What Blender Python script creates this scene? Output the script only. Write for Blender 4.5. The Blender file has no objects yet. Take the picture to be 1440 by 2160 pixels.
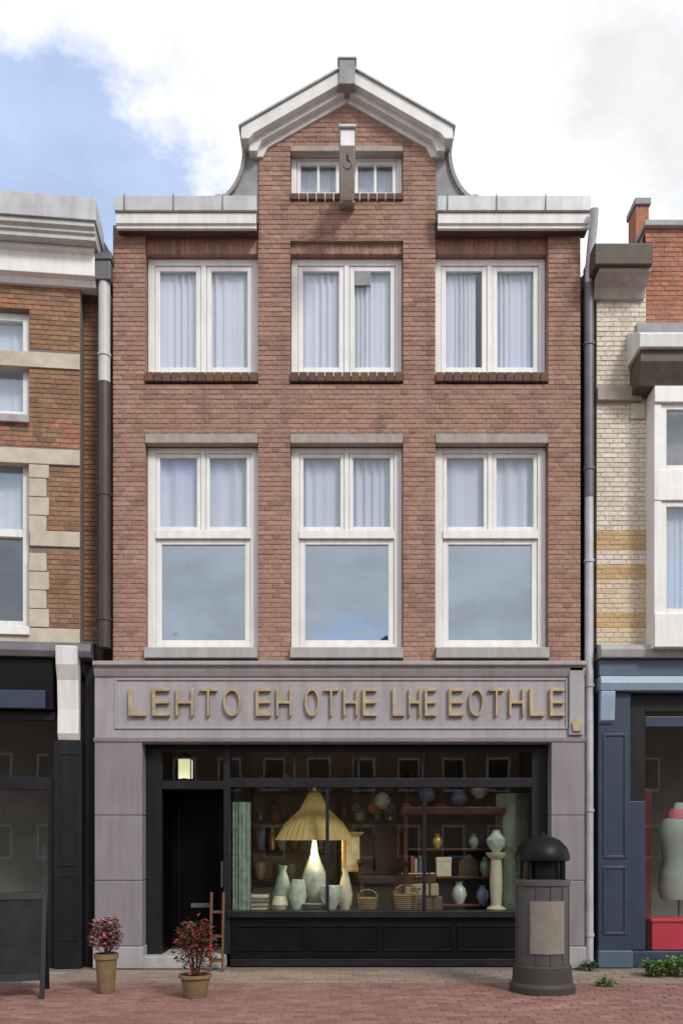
import bpy, bmesh, math, random
from mathutils import Vector, Matrix
R = random.Random(7)
S = bpy.context.scene
C = S.collection
rad = math.radians

# ------------------------------------------------------------------ camera
CAM_D, CAM_H, PPM = 11.0, 1.6, 164.0        # metres to the facade, eye height, photo pixels per metre on the facade
cam = bpy.data.cameras.new('camera'); cam_o = bpy.data.objects.new('camera', cam); C.objects.link(cam_o); S.camera = cam_o
cam_o.location = (0, -CAM_D, CAM_H); cam_o.rotation_euler = (rad(90), 0, 0)
cam.sensor_fit = 'HORIZONTAL'; cam.sensor_width = 36; cam.lens = 45.1; cam.shift_y = .485; cam.clip_end = 3000

# ------------------------------------------------------------------ sky
SUN_EL, SUN_AZ = 42, 34                      # sun in front of the facade, to the right
w = bpy.data.worlds.new('World'); S.world = w; w.use_nodes = True
nt = w.node_tree; N = nt.nodes; Lk = nt.links; N.clear()
def wn(t, **k):
    n = N.new(t)
    for a, b in k.items(): setattr(n, a, b)
    return n
def wmath(op, a, b=None, c=None, clamp=False):
    n = wn('ShaderNodeMath', operation=op); n.use_clamp = clamp
    for i, v in enumerate((a, b, c)):
        if v is None: continue
        if isinstance(v, (int, float)): n.inputs[i].default_value = v
        else: Lk.new(v, n.inputs[i])
    return n.outputs[0]
sky = wn('ShaderNodeTexSky', sky_type='NISHITA'); sky.sun_disc = False
sky.sun_elevation = rad(SUN_EL); sky.sun_rotation = rad(180 - SUN_AZ); sky.air_density = 1.0; sky.dust_density = .6; sky.ozone_density = 1.6
tc = wn('ShaderNodeTexCoord'); sp = wn('ShaderNodeSeparateXYZ'); Lk.new(tc.outputs['Generated'], sp.inputs[0])
zz = wmath('ADD', wmath('MAXIMUM', sp.outputs[2], 0.0), .18)
px = wmath('DIVIDE', sp.outputs[0], zz); py = wmath('DIVIDE', sp.outputs[1], zz)
cb = wn('ShaderNodeCombineXYZ'); Lk.new(px, cb.inputs[0]); Lk.new(py, cb.inputs[1])
N1X, N1Y = 3.1, 1.7
def noise(sc, det, rough=.55, off=(0, 0, 0)):
    mp = wn('ShaderNodeMapping'); mp.inputs['Location'].default_value = off; Lk.new(cb.outputs[0], mp.inputs[0])
    n = wn('ShaderNodeTexNoise'); n.inputs['Scale'].default_value = sc; n.inputs['Detail'].default_value = det
    n.inputs['Roughness'].default_value = rough; Lk.new(mp.outputs[0], n.inputs['Vector']); return n.outputs['Fac']
n1 = noise(1.15, 8, .55, (N1X, N1Y, 0)); n2 = noise(3.2, 8, .6, (8, 2, 0))
# the clear patch to the left of the gable, plus the gaps the noise leaves everywhere else
dx = wmath('SUBTRACT', px, -.485); dy = wmath('SUBTRACT', py, 1.10)
dist = wmath('SQRT', wmath('ADD', wmath('MULTIPLY', wmath('MULTIPLY', dx, dx), 2.4), wmath('MULTIPLY', wmath('MULTIPLY', dy, dy), 3.4)))
dist = wmath('ADD', dist, wmath('MULTIPLY', wmath('SUBTRACT', n2, .5), .9))
mr = wn('ShaderNodeMapRange', interpolation_type='SMOOTHSTEP'); mr.inputs[1].default_value = .36; mr.inputs[2].default_value = .58; Lk.new(dist, mr.inputs[0])
mg = wn('ShaderNodeMapRange', interpolation_type='SMOOTHSTEP'); mg.inputs[1].default_value = .33; mg.inputs[2].default_value = .48; Lk.new(n1, mg.inputs[0])
cloud = wmath('MULTIPLY', mr.outputs[0], mg.outputs[0])
cloud = wmath('MAXIMUM', cloud, .5)
shade = wn('ShaderNodeMapRange'); shade.inputs[1].default_value = .34; shade.inputs[2].default_value = .58
shade.inputs[3].default_value = .69; shade.inputs[4].default_value = .93; Lk.new(n2, shade.inputs[0])
ccol = wn('ShaderNodeMix', data_type='RGBA'); ccol.inputs[6].default_value = (.80, 1.10, 1.80, 1); ccol.inputs[7].default_value = (1.02, 1.03, 1.05, 1)
Lk.new(cloud, ccol.inputs[0])
bgc = wn('ShaderNodeBackground'); Lk.new(ccol.outputs[2], bgc.inputs[0]); Lk.new(shade.outputs[0], bgc.inputs[1])
bgs = wn('ShaderNodeBackground'); Lk.new(sky.outputs[0], bgs.inputs[0]); bgs.inputs[1].default_value = .15
mx = wn('ShaderNodeMixShader'); Lk.new(cloud, mx.inputs[0]); Lk.new(bgs.outputs[0], mx.inputs[1]); Lk.new(bgc.outputs[0], mx.inputs[2])
wo = wn('ShaderNodeOutputWorld'); Lk.new(mx.outputs[0], wo.inputs[0])

# ------------------------------------------------------------------ sun
sl = bpy.data.lights.new('sun', 'SUN'); sl.energy = 2.0; sl.angle = rad(14); sl.color = (1, .955, .89)
so = bpy.data.objects.new('sun', sl); C.objects.link(so)
sd = Vector((math.sin(rad(SUN_AZ)) * math.cos(rad(SUN_EL)), -math.cos(rad(SUN_AZ)) * math.cos(rad(SUN_EL)), math.sin(rad(SUN_EL))))
so.rotation_euler = (-sd).to_track_quat('-Z', 'Y').to_euler(); so.location = (4, -8, 14)
vs = S.view_settings; vs.view_transform = 'Standard'; vs.look = 'None'; vs.gamma = 1; vs.exposure = .3; vs.use_curve_mapping = False
S.cycles.max_bounces = 8; S.cycles.transparent_max_bounces = 12

# ------------------------------------------------------------------ materials
MATS = {}
def mat(name, col, rough=.7, metal=0, var=.15, vscale=3, bump=0, bscale=40, spec=.5, dirt=0, dirtcol=(.05, .045, .04), streak=False, emit=None, estr=1, coat=0):
    if name in MATS: return MATS[name]
    m = bpy.data.materials.new(name); m.use_nodes = True; MATS[name] = m
    t = m.node_tree; n = t.nodes; l = t.links; b = n['Principled BSDF']
    b.inputs['Roughness'].default_value = rough; b.inputs['Metallic'].default_value = metal
    b.inputs['Specular IOR Level'].default_value = spec; b.inputs['Coat Weight'].default_value = coat
    g = n.new('ShaderNodeNewGeometry')
    nz = n.new('ShaderNodeTexNoise'); nz.inputs['Scale'].default_value = vscale; nz.inputs['Detail'].default_value = 6; l.new(g.outputs['Position'], nz.inputs['Vector'])
    hs = n.new('ShaderNodeHueSaturation'); hs.inputs['Color'].default_value = (*col, 1)
    mr = n.new('ShaderNodeMapRange'); mr.inputs[1].default_value = .25; mr.inputs[2].default_value = .75; mr.inputs[3].default_value = 1 - var; mr.inputs[4].default_value = 1 + var
    l.new(nz.outputs['Fac'], mr.inputs[0]); l.new(mr.outputs[0], hs.inputs['Value'])
    out = hs.outputs[0]
    if dirt:
        mp = n.new('ShaderNodeMapping'); mp.inputs['Scale'].default_value = (7, 7, .7) if streak else (1.6, 1.6, 1.6); l.new(g.outputs['Position'], mp.inputs[0])
        dn = n.new('ShaderNodeTexNoise'); dn.inputs['Scale'].default_value = 1.3; dn.inputs['Detail'].default_value = 8; dn.inputs['Roughness'].default_value = .65; l.new(mp.outputs[0], dn.inputs['Vector'])
        dr = n.new('ShaderNodeMapRange'); dr.inputs[1].default_value = .45; dr.inputs[2].default_value = .75; dr.inputs[3].default_value = 0; dr.inputs[4].default_value = dirt; l.new(dn.outputs['Fac'], dr.inputs[0])
        mxx = n.new('ShaderNodeMix'); mxx.data_type = 'RGBA'; l.new(dr.outputs[0], mxx.inputs[0]); l.new(out, mxx.inputs[6]); mxx.inputs[7].default_value = (*dirtcol, 1); out = mxx.outputs[2]
    l.new(out, b.inputs['Base Color'])
    if bump:
        bn = n.new('ShaderNodeTexNoise'); bn.inputs['Scale'].default_value = bscale; bn.inputs['Detail'].default_value = 5; l.new(g.outputs['Position'], bn.inputs['Vector'])
        bp = n.new('ShaderNodeBump'); bp.inputs['Strength'].default_value = bump; bp.inputs['Distance'].default_value = .01; l.new(bn.outputs['Fac'], bp.inputs['Height']); l.new(bp.outputs[0], b.inputs['Normal'])
    if emit:
        b.inputs['Emission Color'].default_value = (*emit, 1); b.inputs['Emission Strength'].default_value = estr
    return m
def brickmat(name, cols, stain=.25, staincol=(.08, .06, .05), rough=.85):
    """every brick its own tone: object random for single bricks, island random for joined ones"""
    m = bpy.data.materials.new(name); m.use_nodes = True; MATS[name] = m
    t = m.node_tree; n = t.nodes; l = t.links; b = n['Principled BSDF']; b.inputs['Roughness'].default_value = rough; b.inputs['Specular IOR Level'].default_value = .3
    g = n.new('ShaderNodeNewGeometry'); oi = n.new('ShaderNodeObjectInfo')
    ad = n.new('ShaderNodeMath'); ad.operation = 'ADD'; l.new(g.outputs['Random Per Island'], ad.inputs[0]); l.new(oi.outputs['Random'], ad.inputs[1])
    fr = n.new('ShaderNodeMath'); fr.operation = 'FRACT'; l.new(ad.outputs[0], fr.inputs[0])
    cr = n.new('ShaderNodeValToRGB'); cr.color_ramp.interpolation = 'LINEAR'; e = cr.color_ramp.elements
    while len(e) < len(cols): e.new(.5)
    for i, c in enumerate(cols): e[i].position = i / (len(cols) - 1); e[i].color = (*c, 1)
    l.new(fr.outputs[0], cr.inputs[0])
    nz = n.new('ShaderNodeTexNoise'); nz.inputs['Scale'].default_value = 28; nz.inputs['Detail'].default_value = 6; l.new(g.outputs['Position'], nz.inputs['Vector'])
    mr = n.new('ShaderNodeMapRange'); mr.inputs[1].default_value = .3; mr.inputs[2].default_value = .7; mr.inputs[3].default_value = .78; mr.inputs[4].default_value = 1.2; l.new(nz.outputs['Fac'], mr.inputs[0])
    hs = n.new('ShaderNodeHueSaturation'); l.new(cr.outputs[0], hs.inputs['Color']); l.new(mr.outputs[0], hs.inputs['Value'])
    mp = n.new('ShaderNodeMapping'); mp.inputs['Scale'].default_value = (1.6, 1.6, .5); l.new(g.outputs['Position'], mp.inputs[0])
    dn = n.new('ShaderNodeTexNoise'); dn.inputs['Scale'].default_value = 1.1; dn.inputs['Detail'].default_value = 9; dn.inputs['Roughness'].default_value = .68; l.new(mp.outputs[0], dn.inputs['Vector'])
    dr = n.new('ShaderNodeMapRange'); dr.inputs[1].default_value = .42; dr.inputs[2].default_value = .72; dr.inputs[4].default_value = stain; l.new(dn.outputs['Fac'], dr.inputs[0])
    mxx = n.new('ShaderNodeMix'); mxx.data_type = 'RGBA'; l.new(dr.outputs[0], mxx.inputs[0]); l.new(hs.outputs[0], mxx.inputs[6]); mxx.inputs[7].default_value = (*staincol, 1)
    m3 = n.new('ShaderNodeMapping'); m3.inputs['Scale'].default_value = (5, 5, .32); m3.inputs['Location'].default_value = (4, 9, 2); l.new(g.outputs['Position'], m3.inputs[0])
    sn = n.new('ShaderNodeTexNoise'); sn.inputs['Scale'].default_value = 1; sn.inputs['Detail'].default_value = 7; l.new(m3.outputs[0], sn.inputs['Vector'])
    sr = n.new('ShaderNodeMapRange'); sr.inputs[1].default_value = .54; sr.inputs[2].default_value = .72; sr.inputs[4].default_value = .38; l.new(sn.outputs['Fac'], sr.inputs[0])
    mx2 = n.new('ShaderNodeMix'); mx2.data_type = 'RGBA'; l.new(sr.outputs[0], mx2.inputs[0]); l.new(mxx.outputs[2], mx2.inputs[6]); mx2.inputs[7].default_value = (*[c * .75 for c in staincol], 1)
    er = n.new('ShaderNodeMapRange'); er.inputs[1].default_value = .40; er.inputs[2].default_value = .26; er.inputs[4].default_value = .35; l.new(dn.outputs['Fac'], er.inputs[0])
    mx3 = n.new('ShaderNodeMix'); mx3.data_type = 'RGBA'; l.new(er.outputs[0], mx3.inputs[0]); l.new(mx2.outputs[2], mx3.inputs[6]); mx3.inputs[7].default_value = (.48, .40, .35, 1)
    l.new(mx3.outputs[2], b.inputs['Base Color'])
    bp = n.new('ShaderNodeBump'); bp.inputs['Strength'].default_value = .35; bp.inputs['Distance'].default_value = .006; l.new(nz.outputs['Fac'], bp.inputs['Height']); l.new(bp.outputs[0], b.inputs['Normal'])
    return m
def glassmat(name, r0, tint=(1, 1, 1), wob=.02):
    m = bpy.data.materials.new(name); m.use_nodes = True; MATS[name] = m
    t = m.node_tree; n = t.nodes; l = t.links; n.clear()
    o = n.new('ShaderNodeOutputMaterial'); mx = n.new('ShaderNodeMixShader'); tr = n.new('ShaderNodeBsdfTransparent'); tr.inputs[0].default_value = (*tint, 1)
    gl = n.new('ShaderNodeBsdfGlossy'); gl.inputs['Roughness'].default_value = .015; gl.inputs[0].default_value = (.82, .91, 1, 1)
    lw = n.new('ShaderNodeLayerWeight'); lw.inputs[0].default_value = .5      # Schlick, the same on both faces of the pane
    pw = n.new('ShaderNodeMath'); pw.operation = 'POWER'; l.new(lw.outputs['Facing'], pw.inputs[0]); pw.inputs[1].default_value = 5
    fr = n.new('ShaderNodeMath'); fr.operation = 'MULTIPLY_ADD'; l.new(pw.outputs[0], fr.inputs[0]); fr.inputs[1].default_value = 1 - r0; fr.inputs[2].default_value = r0
    g = n.new('ShaderNodeNewGeometry'); nz = n.new('ShaderNodeTexNoise'); nz.inputs['Scale'].default_value = 1.7; nz.inputs['Detail'].default_value = 2; l.new(g.outputs['Position'], nz.inputs['Vector'])
    bp = n.new('ShaderNodeBump'); bp.inputs['Strength'].default_value = wob; bp.inputs['Distance'].default_value = .1; l.new(nz.outputs['Fac'], bp.inputs['Height'])
    l.new(bp.outputs[0], gl.inputs['Normal'])
    l.new(fr.outputs[0], mx.inputs[0]); l.new(tr.outputs[0], mx.inputs[1]); l.new(gl.outputs[0], mx.inputs[2]); l.new(mx.outputs[0], o.inputs[0])
    return m
def clothmat(name, col, trans=.45):
    m = bpy.data.materials.new(name); m.use_nodes = True; MATS[name] = m
    t = m.node_tree; n = t.nodes; l = t.links; n.clear()
    o = n.new('ShaderNodeOutputMaterial'); mx = n.new('ShaderNodeMixShader'); d = n.new('ShaderNodeBsdfDiffuse'); d.inputs[0].default_value = (*col, 1)
    tr = n.new('ShaderNodeBsdfTranslucent'); tr.inputs[0].default_value = (*col, 1); mx.inputs[0].default_value = trans
    l.new(d.outputs[0], mx.inputs[1]); l.new(tr.outputs[0], mx.inputs[2]); l.new(mx.outputs[0], o.inputs[0]); return m

brickmat('brick_red', [(.26, .145, .105), (.33, .185, .135), (.385, .222, .168), (.345, .19, .138), (.41, .25, .195), (.295, .158, .115)], .24, (.12, .095, .08))
brickmat('brick_dark', [(.11, .065, .05), (.16, .085, .06), (.13, .07, .05)], .25)
brickmat('brick_brown', [(.22, .125, .068), (.31, .17, .092), (.37, .20, .115), (.27, .14, .075), (.34, .21, .125)], .28)
brickmat('brick_orange', [(.38, .15, .09), (.45, .19, .12), (.33, .14, .09)], .2)
brickmat('brick_cream', [(.60, .53, .44), (.68, .61, .51), (.74, .67, .57), (.64, .58, .49)], .15, (.25, .2, .15))
brickmat('brick_sand', [(.58, .46, .32), (.64, .52, .37), (.68, .55, .41), (.61, .50, .36)], .15, (.25, .2, .15))
brickmat('brick_tan', [(.50, .33, .15), (.58, .40, .20), (.47, .30, .14)], .15, (.25, .17, .1))
brickmat('paver_red', [(.21, .105, .085), (.265, .135, .112), (.185, .085, .07), (.29, .16, .135), (.235, .115, .10)], .4, (.12, .085, .075))
brickmat('paver_tan', [(.24, .175, .14), (.28, .21, .17), (.215, .155, .125), (.30, .23, .19)], .42, (.13, .105, .09))
mat('mortar_pale', (.50, .46, .40), .95, var=.15, vscale=9)
mat('mortar', (.33, .265, .22), .95, var=.2, vscale=9, bump=.3, bscale=120)
mat('mortar_dark', (.20, .17, .15), .95, var=.2, vscale=9)
mat('sand_joint', (.16, .125, .10), .95, var=.25, vscale=14)
mat('white_paint', (.78, .78, .765), .5, var=.06, vscale=4, dirt=.38, dirtcol=(.42, .40, .36), streak=True)
mat('cornice_white', (.72, .72, .70), .5, var=.06, vscale=3, dirt=.4, dirtcol=(.33, .32, .30), streak=True)
mat('pipe_pale', (.52, .51, .52), .5, var=.1, vscale=5, dirt=.3, dirtcol=(.3, .29, .28), streak=True)
mat('cornice_grey', (.52, .515, .50), .6, var=.08, vscale=3, dirt=.4, dirtcol=(.25, .24, .22), streak=True)
mat('zinc', (.48, .49, .51), .5, .25, var=.16, vscale=5, dirt=.4, dirtcol=(.22, .22, .22), streak=True)
mat('zinc_dark', (.13, .13, .14), .5, .3, var=.2, vscale=5)
mat('pipe_brown', (.045, .032, .027), .5, var=.2, vscale=5)
mat('lintel_stone', (.36, .32, .285), .85, var=.14, vscale=8, bump=.2, bscale=60, dirt=.45, dirtcol=(.16, .13, .11), streak=True)
mat('sill_stone', (.36, .355, .345), .75, var=.12, vscale=6, bump=.15, dirt=.4, dirtcol=(.17, .16, .15), streak=True)
mat('claw_stone', (.30, .30, .31), .8, var=.18, vscale=7, bump=.25, bscale=30, dirt=.5, dirtcol=(.12, .12, .12))
mat('granite_fascia', (.35, .325, .34), .5, var=.10, vscale=2.5, bump=.08, bscale=180, dirt=.6, dirtcol=(.2, .175, .17), streak=True)
mat('granite', (.235, .212, .222), .5, var=.10, vscale=2.5, bump=.08, bscale=180, dirt=.55, dirtcol=(.15, .125, .12), streak=True)
mat('granite_pale', (.34, .335, .345), .55, var=.10, vscale=3, bump=.08, bscale=180, dirt=.35, dirtcol=(.2, .18, .18), streak=True)
mat('gold', (.44, .35, .20), .5, .35, var=.25, vscale=14, dirt=.5, dirtcol=(.22, .17, .1))
mat('black_paint', (.004, .004, .005), .4, spec=.22, var=.2, vscale=4, dirt=.2, dirtcol=(.014, .013, .013))
mat('black_wood', (.010, .011, .014), .45, spec=.3, var=.25, vscale=6, dirt=.3, dirtcol=(.035, .032, .03), streak=True)
mat('navy_paint', (.028, .042, .078), .42, var=.15, vscale=4, dirt=.3, dirtcol=(.06, .065, .08), streak=True)
mat('slate_blue', (.075, .115, .155), .45, var=.15, vscale=4, dirt=.25, dirtcol=(.05, .06, .08), streak=True)
mat('pale_blue', (.26, .36, .46), .45, var=.12, vscale=4, dirt=.3, dirtcol=(.14, .18, .22), streak=True)
mat('soffit_brown', (.10, .052, .04), .6, var=.2, vscale=6)
mat('dark_timber', (.085, .065, .045), .6, var=.25, vscale=9)
mat('stone_band', (.52, .46, .37), .8, var=.14, vscale=8, bump=.2, dirt=.4, dirtcol=(.25, .2, .15))
mat('roof_tile', (.10, .10, .105), .7, var=.25, vscale=7)
mat('roof_red', (.28, .11, .075), .8, var=.25, vscale=7)
mat('plaster', (.55, .53, .50), .9, var=.08)
mat('plaster_shop', (.34, .30, .25), .9, var=.2, vscale=3)
mat('plaster_dark', (.20, .19, .18), .9, var=.15)
mat('floor_wood', (.18, .11, .065), .5, var=.25, vscale=6)
mat('door_black', (.0015, .0015, .002), .5, spec=.1, var=.2)
mat('rubber', (.02, .02, .02), .7)
glassmat('glass_upper', .07, (.97, .98, 1), .006)
glassmat('glass_big', .27, (.86, .92, .97), .008)
glassmat('glass_shop', .035, (.92, .95, .93), .005)
glassmat('glass_side', .10, (.92, .95, .97), .008)
clothmat('net_curtain', (.80, .81, .86), .2)
clothmat('blind', (.66, .69, .75), .2)

# ------------------------------------------------------------------ mesh helpers
class MB:
    def __init__(s): s.v = []; s.f = []
    def box(s, x0, x1, y0, y1, z0, z1):
        b = len(s.v); s.v += [(x, y, z) for x in (x0, x1) for y in (y0, y1) for z in (z0, z1)]
        s.f += [tuple(b + i for i in q) for q in ((0, 1, 3, 2), (4, 6, 7, 5), (0, 4, 5, 1), (2, 3, 7, 6), (0, 2, 6, 4), (1, 5, 7, 3))]; return s
    def _ext(s, A, B):
        b = len(s.v); n = len(A); s.v += A + B
        s.f.append(tuple(b + i for i in range(n))); s.f.append(tuple(b + n + i for i in reversed(range(n))))
        for i in range(n): j = (i + 1) % n; s.f.append((b + j, b + i, b + n + i, b + n + j))
        return s
    def prism(s, pts, y0, y1): return s._ext([(x, y0, z) for x, z in pts], [(x, y1, z) for x, z in pts])        # xz outline along y
    def extx(s, prof, x0, x1): return s._ext([(x0, y, z) for y, z in prof], [(x1, y, z) for y, z in prof])     # yz profile along x
    def exty(s, prof, y0, y1): return s.prism(prof, y0, y1)
    def extz(s, pts, z0, z1): return s._ext([(x, y, z0) for x, y in pts], [(x, y, z1) for x, y in pts])
    def lathe(s, prof, cx=0, cy=0, n=20):
        b = len(s.v)
        for r, z in prof:
            for i in range(n): a = 2 * math.pi * i / n; s.v.append((cx + r * math.cos(a), cy + r * math.sin(a), z))
        for k in range(len(prof) - 1):
            for i in range(n): j = (i + 1) % n; s.f.append((b + k * n + i, b + k * n + j, b + (k + 1) * n + j, b + (k + 1) * n + i))
        s.f.append(tuple(b + i for i in reversed(range(n)))); s.f.append(tuple(b + (len(prof) - 1) * n + i for i in range(n))); return s
    def tube(s, pts, r, n=8):
        pts = [Vector(p) for p in pts]; b = len(s.v)
        for i, p in enumerate(pts):
            d = (pts[min(i + 1, len(pts) - 1)] - pts[max(i - 1, 0)]).normalized()
            u = d.cross(Vector((0, 0, 1)) if abs(d.z) < .9 else Vector((1, 0, 0))).normalized(); v = d.cross(u)
            rr = r[i] if isinstance(r, (list, tuple)) else r
            for k in range(n): a = 2 * math.pi * k / n; s.v.append(tuple(p + u * rr * math.cos(a) + v * rr * math.sin(a)))
        for i in range(len(pts) - 1):
            for k in range(n): j = (k + 1) % n; s.f.append((b + i * n + k, b + i * n + j, b + (i + 1) * n + j, b + (i + 1) * n + k))
        s.f.append(tuple(b + k for k in reversed(range(n)))); s.f.append(tuple(b + (len(pts) - 1) * n + k for k in range(n))); return s
    def quad(s, a, b_, c, d): b = len(s.v); s.v += [a, b_, c, d]; s.f.append((b, b + 1, b + 2, b + 3)); return s
    def build(s, name, m, parent=None, bevel=0, smooth=False, fix=True, loc=None, rot=None):
        me = bpy.data.meshes.new(name); me.from_pydata([tuple(p) for p in s.v], [], s.f)
        if fix:
            bm = bmesh.new(); bm.from_mesh(me); bmesh.ops.recalc_face_normals(bm, faces=bm.faces); bm.to_mesh(me); bm.free()
        me.materials.append(MATS[m])
        if smooth: me.polygons.foreach_set('use_smooth', [True] * len(me.polygons)); me.set_sharp_from_angle(angle=rad(40))
        o = bpy.data.objects.new(name, me); C.objects.link(o); o.parent = parent
        if loc: o.location = loc
        if rot: o.rotation_euler = rot
        if bevel:
            b = o.modifiers.new('bevel', 'BEVEL'); b.width = bevel; b.segments = 2; b.limit_method = 'ANGLE'; b.angle_limit = rad(40)
        return o
def box(name, m, parent, *a, bevel=.006): return MB().box(*a).build(name, m, parent, bevel, fix=False)
def tag(o, label, cat, group=None):
    o['label'] = label; o['category'] = cat
    if group: o['group'] = group
    return o
def thing(name, label, cat, loc=(0, 0, 0), rz=0, group=None):
    o = bpy.data.objects.new(name, None); C.objects.link(o); o.location = loc; o.rotation_euler = (0, 0, rz); o.empty_display_size = .2
    return tag(o, label, cat, group)
def copy_tree(o, parent=None):
    c = o.copy(); C.objects.link(c); c.parent = parent
    for ch in list(o.children): copy_tree(ch, c)
    return c
def X(p, y=0): return (p - 720) / PPM * (CAM_D + y) / CAM_D
def Z(p, y=0): return CAM_H + (2040 - CAM_H * PPM - p) / PPM * (CAM_D + y) / CAM_D

def brick_mesh(L, H, D, ch=.004, name='brick'):
    v = [(-L/2, ch, 0), (L/2, ch, 0), (L/2, ch, H), (-L/2, ch, H), (-L/2+ch, 0, ch), (L/2-ch, 0, ch), (L/2-ch, 0, H-ch), (-L/2+ch, 0, H-ch),
         (-L/2, D, 0), (L/2, D, 0), (L/2, D, H), (-L/2, D, H)]
    f = [(4, 5, 6, 7), (0, 1, 5, 4), (1, 2, 6, 5), (2, 3, 7, 6), (3, 0, 4, 7), (0, 8, 9, 1), (1, 9, 10, 2), (2, 10, 11, 3), (3, 11, 8, 0)]
    return v, f
BRICK_CACHE = {}
def cached_brick(L, H, D, m):
    k = (round(L, 3), round(H, 3), D, m)
    if k not in BRICK_CACHE:
        v, f = brick_mesh(L, H, D); me = bpy.data.meshes.new('brick'); me.from_pydata(v, [], f); me.materials.append(MATS[m]); BRICK_CACHE[k] = me
    return BRICK_CACHE[k]
def lay_bricks(parent, bricks, D, cap, field='brick_field'):
    """bricks: (xc, y, z, L, H, material). The cap lowest whole ones become single objects, the rest one mesh per material."""
    order = sorted(range(len(bricks)), key=lambda i: (-round(bricks[i][3], 2), bricks[i][2]))
    single = set(order[:cap]); rest = {}
    for i, (xc, y, z, L, H, m) in enumerate(bricks):
        yj = y + R.uniform(-.0015, .0025)
        if i in single:
            o = bpy.data.objects.new('brick', cached_brick(L, H, D, m)); C.objects.link(o); o.parent = parent; o.location = (xc, yj, z)
        else: rest.setdefault(m, []).append((xc, yj, z, L, H))
    for m, lst in rest.items():
        V = []; F = []
        for xc, y, z, L, H in lst:
            v, f = brick_mesh(L, H, D); b = len(V); V += [(xc + p[0], y + p[1], z + p[2]) for p in v]; F += [tuple(b + i for i in q) for q in f]
        me = bpy.data.meshes.new(field); me.from_pydata(V, [], F); me.materials.append(MATS[m])
        o = bpy.data.objects.new(field, me); C.objects.link(o); o.parent = parent; o['kind'] = 'stuff'
BH, BL, BJ = .052, .21, .0105
def courses(ivf, z0, z1, y, m, x_ref=0.0, L=BL, H=BH, J=BJ):
    """cross bond: a course of stretchers, a course of headers"""
    out = []; i = 0; z = z0
    while z + H <= z1 + .004:
        full = i % 2 == 0; pitch = (L + J) if full else (L + J) / 2
        ph = x_ref + ((L + J) / 2 if i % 4 == 2 else 0) + (0 if full else (L + J) / 4)
        for a, b in ivf(z + H / 2):
            k = math.floor((a - ph) / pitch); cuts = [a - J / 2]
            while True:
                c = ph + k * pitch; k += 1
                if c >= b - .045: break
                if c > a + .045: cuts.append(c)
            cuts.append(b + J / 2)
            for c0, c1 in zip(cuts, cuts[1:]):
                l = c1 - c0 - J
                mm = m(z + H / 2) if callable(m) else m
                if l > .02: out.append(((c0 + c1) / 2, y, z, l if abs(l - (pitch - J)) > .002 else pitch - J, H, mm))
        z += H + J; i += 1
    return out
def wall_with_holes(mb, x0, x1, z0, z1, y0, y1, holes):
    xs = sorted({x0, x1} | {h[0] for h in holes} | {h[1] for h in holes}); zs = sorted({z0, z1} | {h[2] for h in holes} | {h[3] for h in holes})
    xs = [x for x in xs if x0 <= x <= x1]; zs = [z for z in zs if z0 <= z <= z1]
    for a, b in zip(xs, xs[1:]):
        run = None
        for c, d in zip(zs, zs[1:]):
            hole = any(h[0] <= (a+b)/2 <= h[1] and h[2] <= (c+d)/2 <= h[3] for h in holes)
            if hole:
                if run: mb.box(a, b, y0, y1, *run); run = None
            else: run = (run[0], d) if run else (c, d)
        if run: mb.box(a, b, y0, y1, *run)
def curtain(name, m, parent, x0, x1, y, z0, z1, folds=9, amp=.02):
    mb = MB(); n = folds * 8; ph = R.uniform(0, 6)
    w1, w2, w3 = R.uniform(1, 2.2), R.uniform(3, 7), R.uniform(0, 6)
    pts = [(x0 + (x1 - x0) * i / n, y + amp * (.55 + .45 * math.sin(w3 + w2 * 1.7 * i / n)) * math.sin(ph + folds * 2 * math.pi * i / n + w1 * math.sin(w2 * i / n + w3)) + R.uniform(-.1, .1) * amp) for i in range(n + 1)]
    for (xa, ya), (xb, yb) in zip(pts, pts[1:]): mb.quad((xa, ya, z0), (xb, yb, z0), (xb, yb, z1), (xa, ya, z1))
    o = mb.build(name, m, parent, smooth=False, fix=False); o.data.polygons.foreach_set('use_smooth', [True] * len(o.data.polygons)); return o
def frame_ring(mb, x0, x1, z0, z1, t, y0, y1, tb=None, tt=None):
    tb = tb or t; tt = tt or t
    mb.box(x0, x0 + t, y0, y1, z0, z1); mb.box(x1 - t, x1, y0, y1, z0, z1)
    mb.box(x0 + t, x1 - t, y0 + .001, y1, z0, z0 + tb); mb.box(x0 + t, x1 - t, y0 + .001, y1, z1 - tt, z1)
def pane(parent, x0, x1, z0, z1, y, g):
    t = R.uniform(-.0025, .0025); u = R.uniform(-.002, .002)
    return MB().box(x0, x1, y, y + .006, z0, z1).build('pane', g, parent, fix=False)

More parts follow.
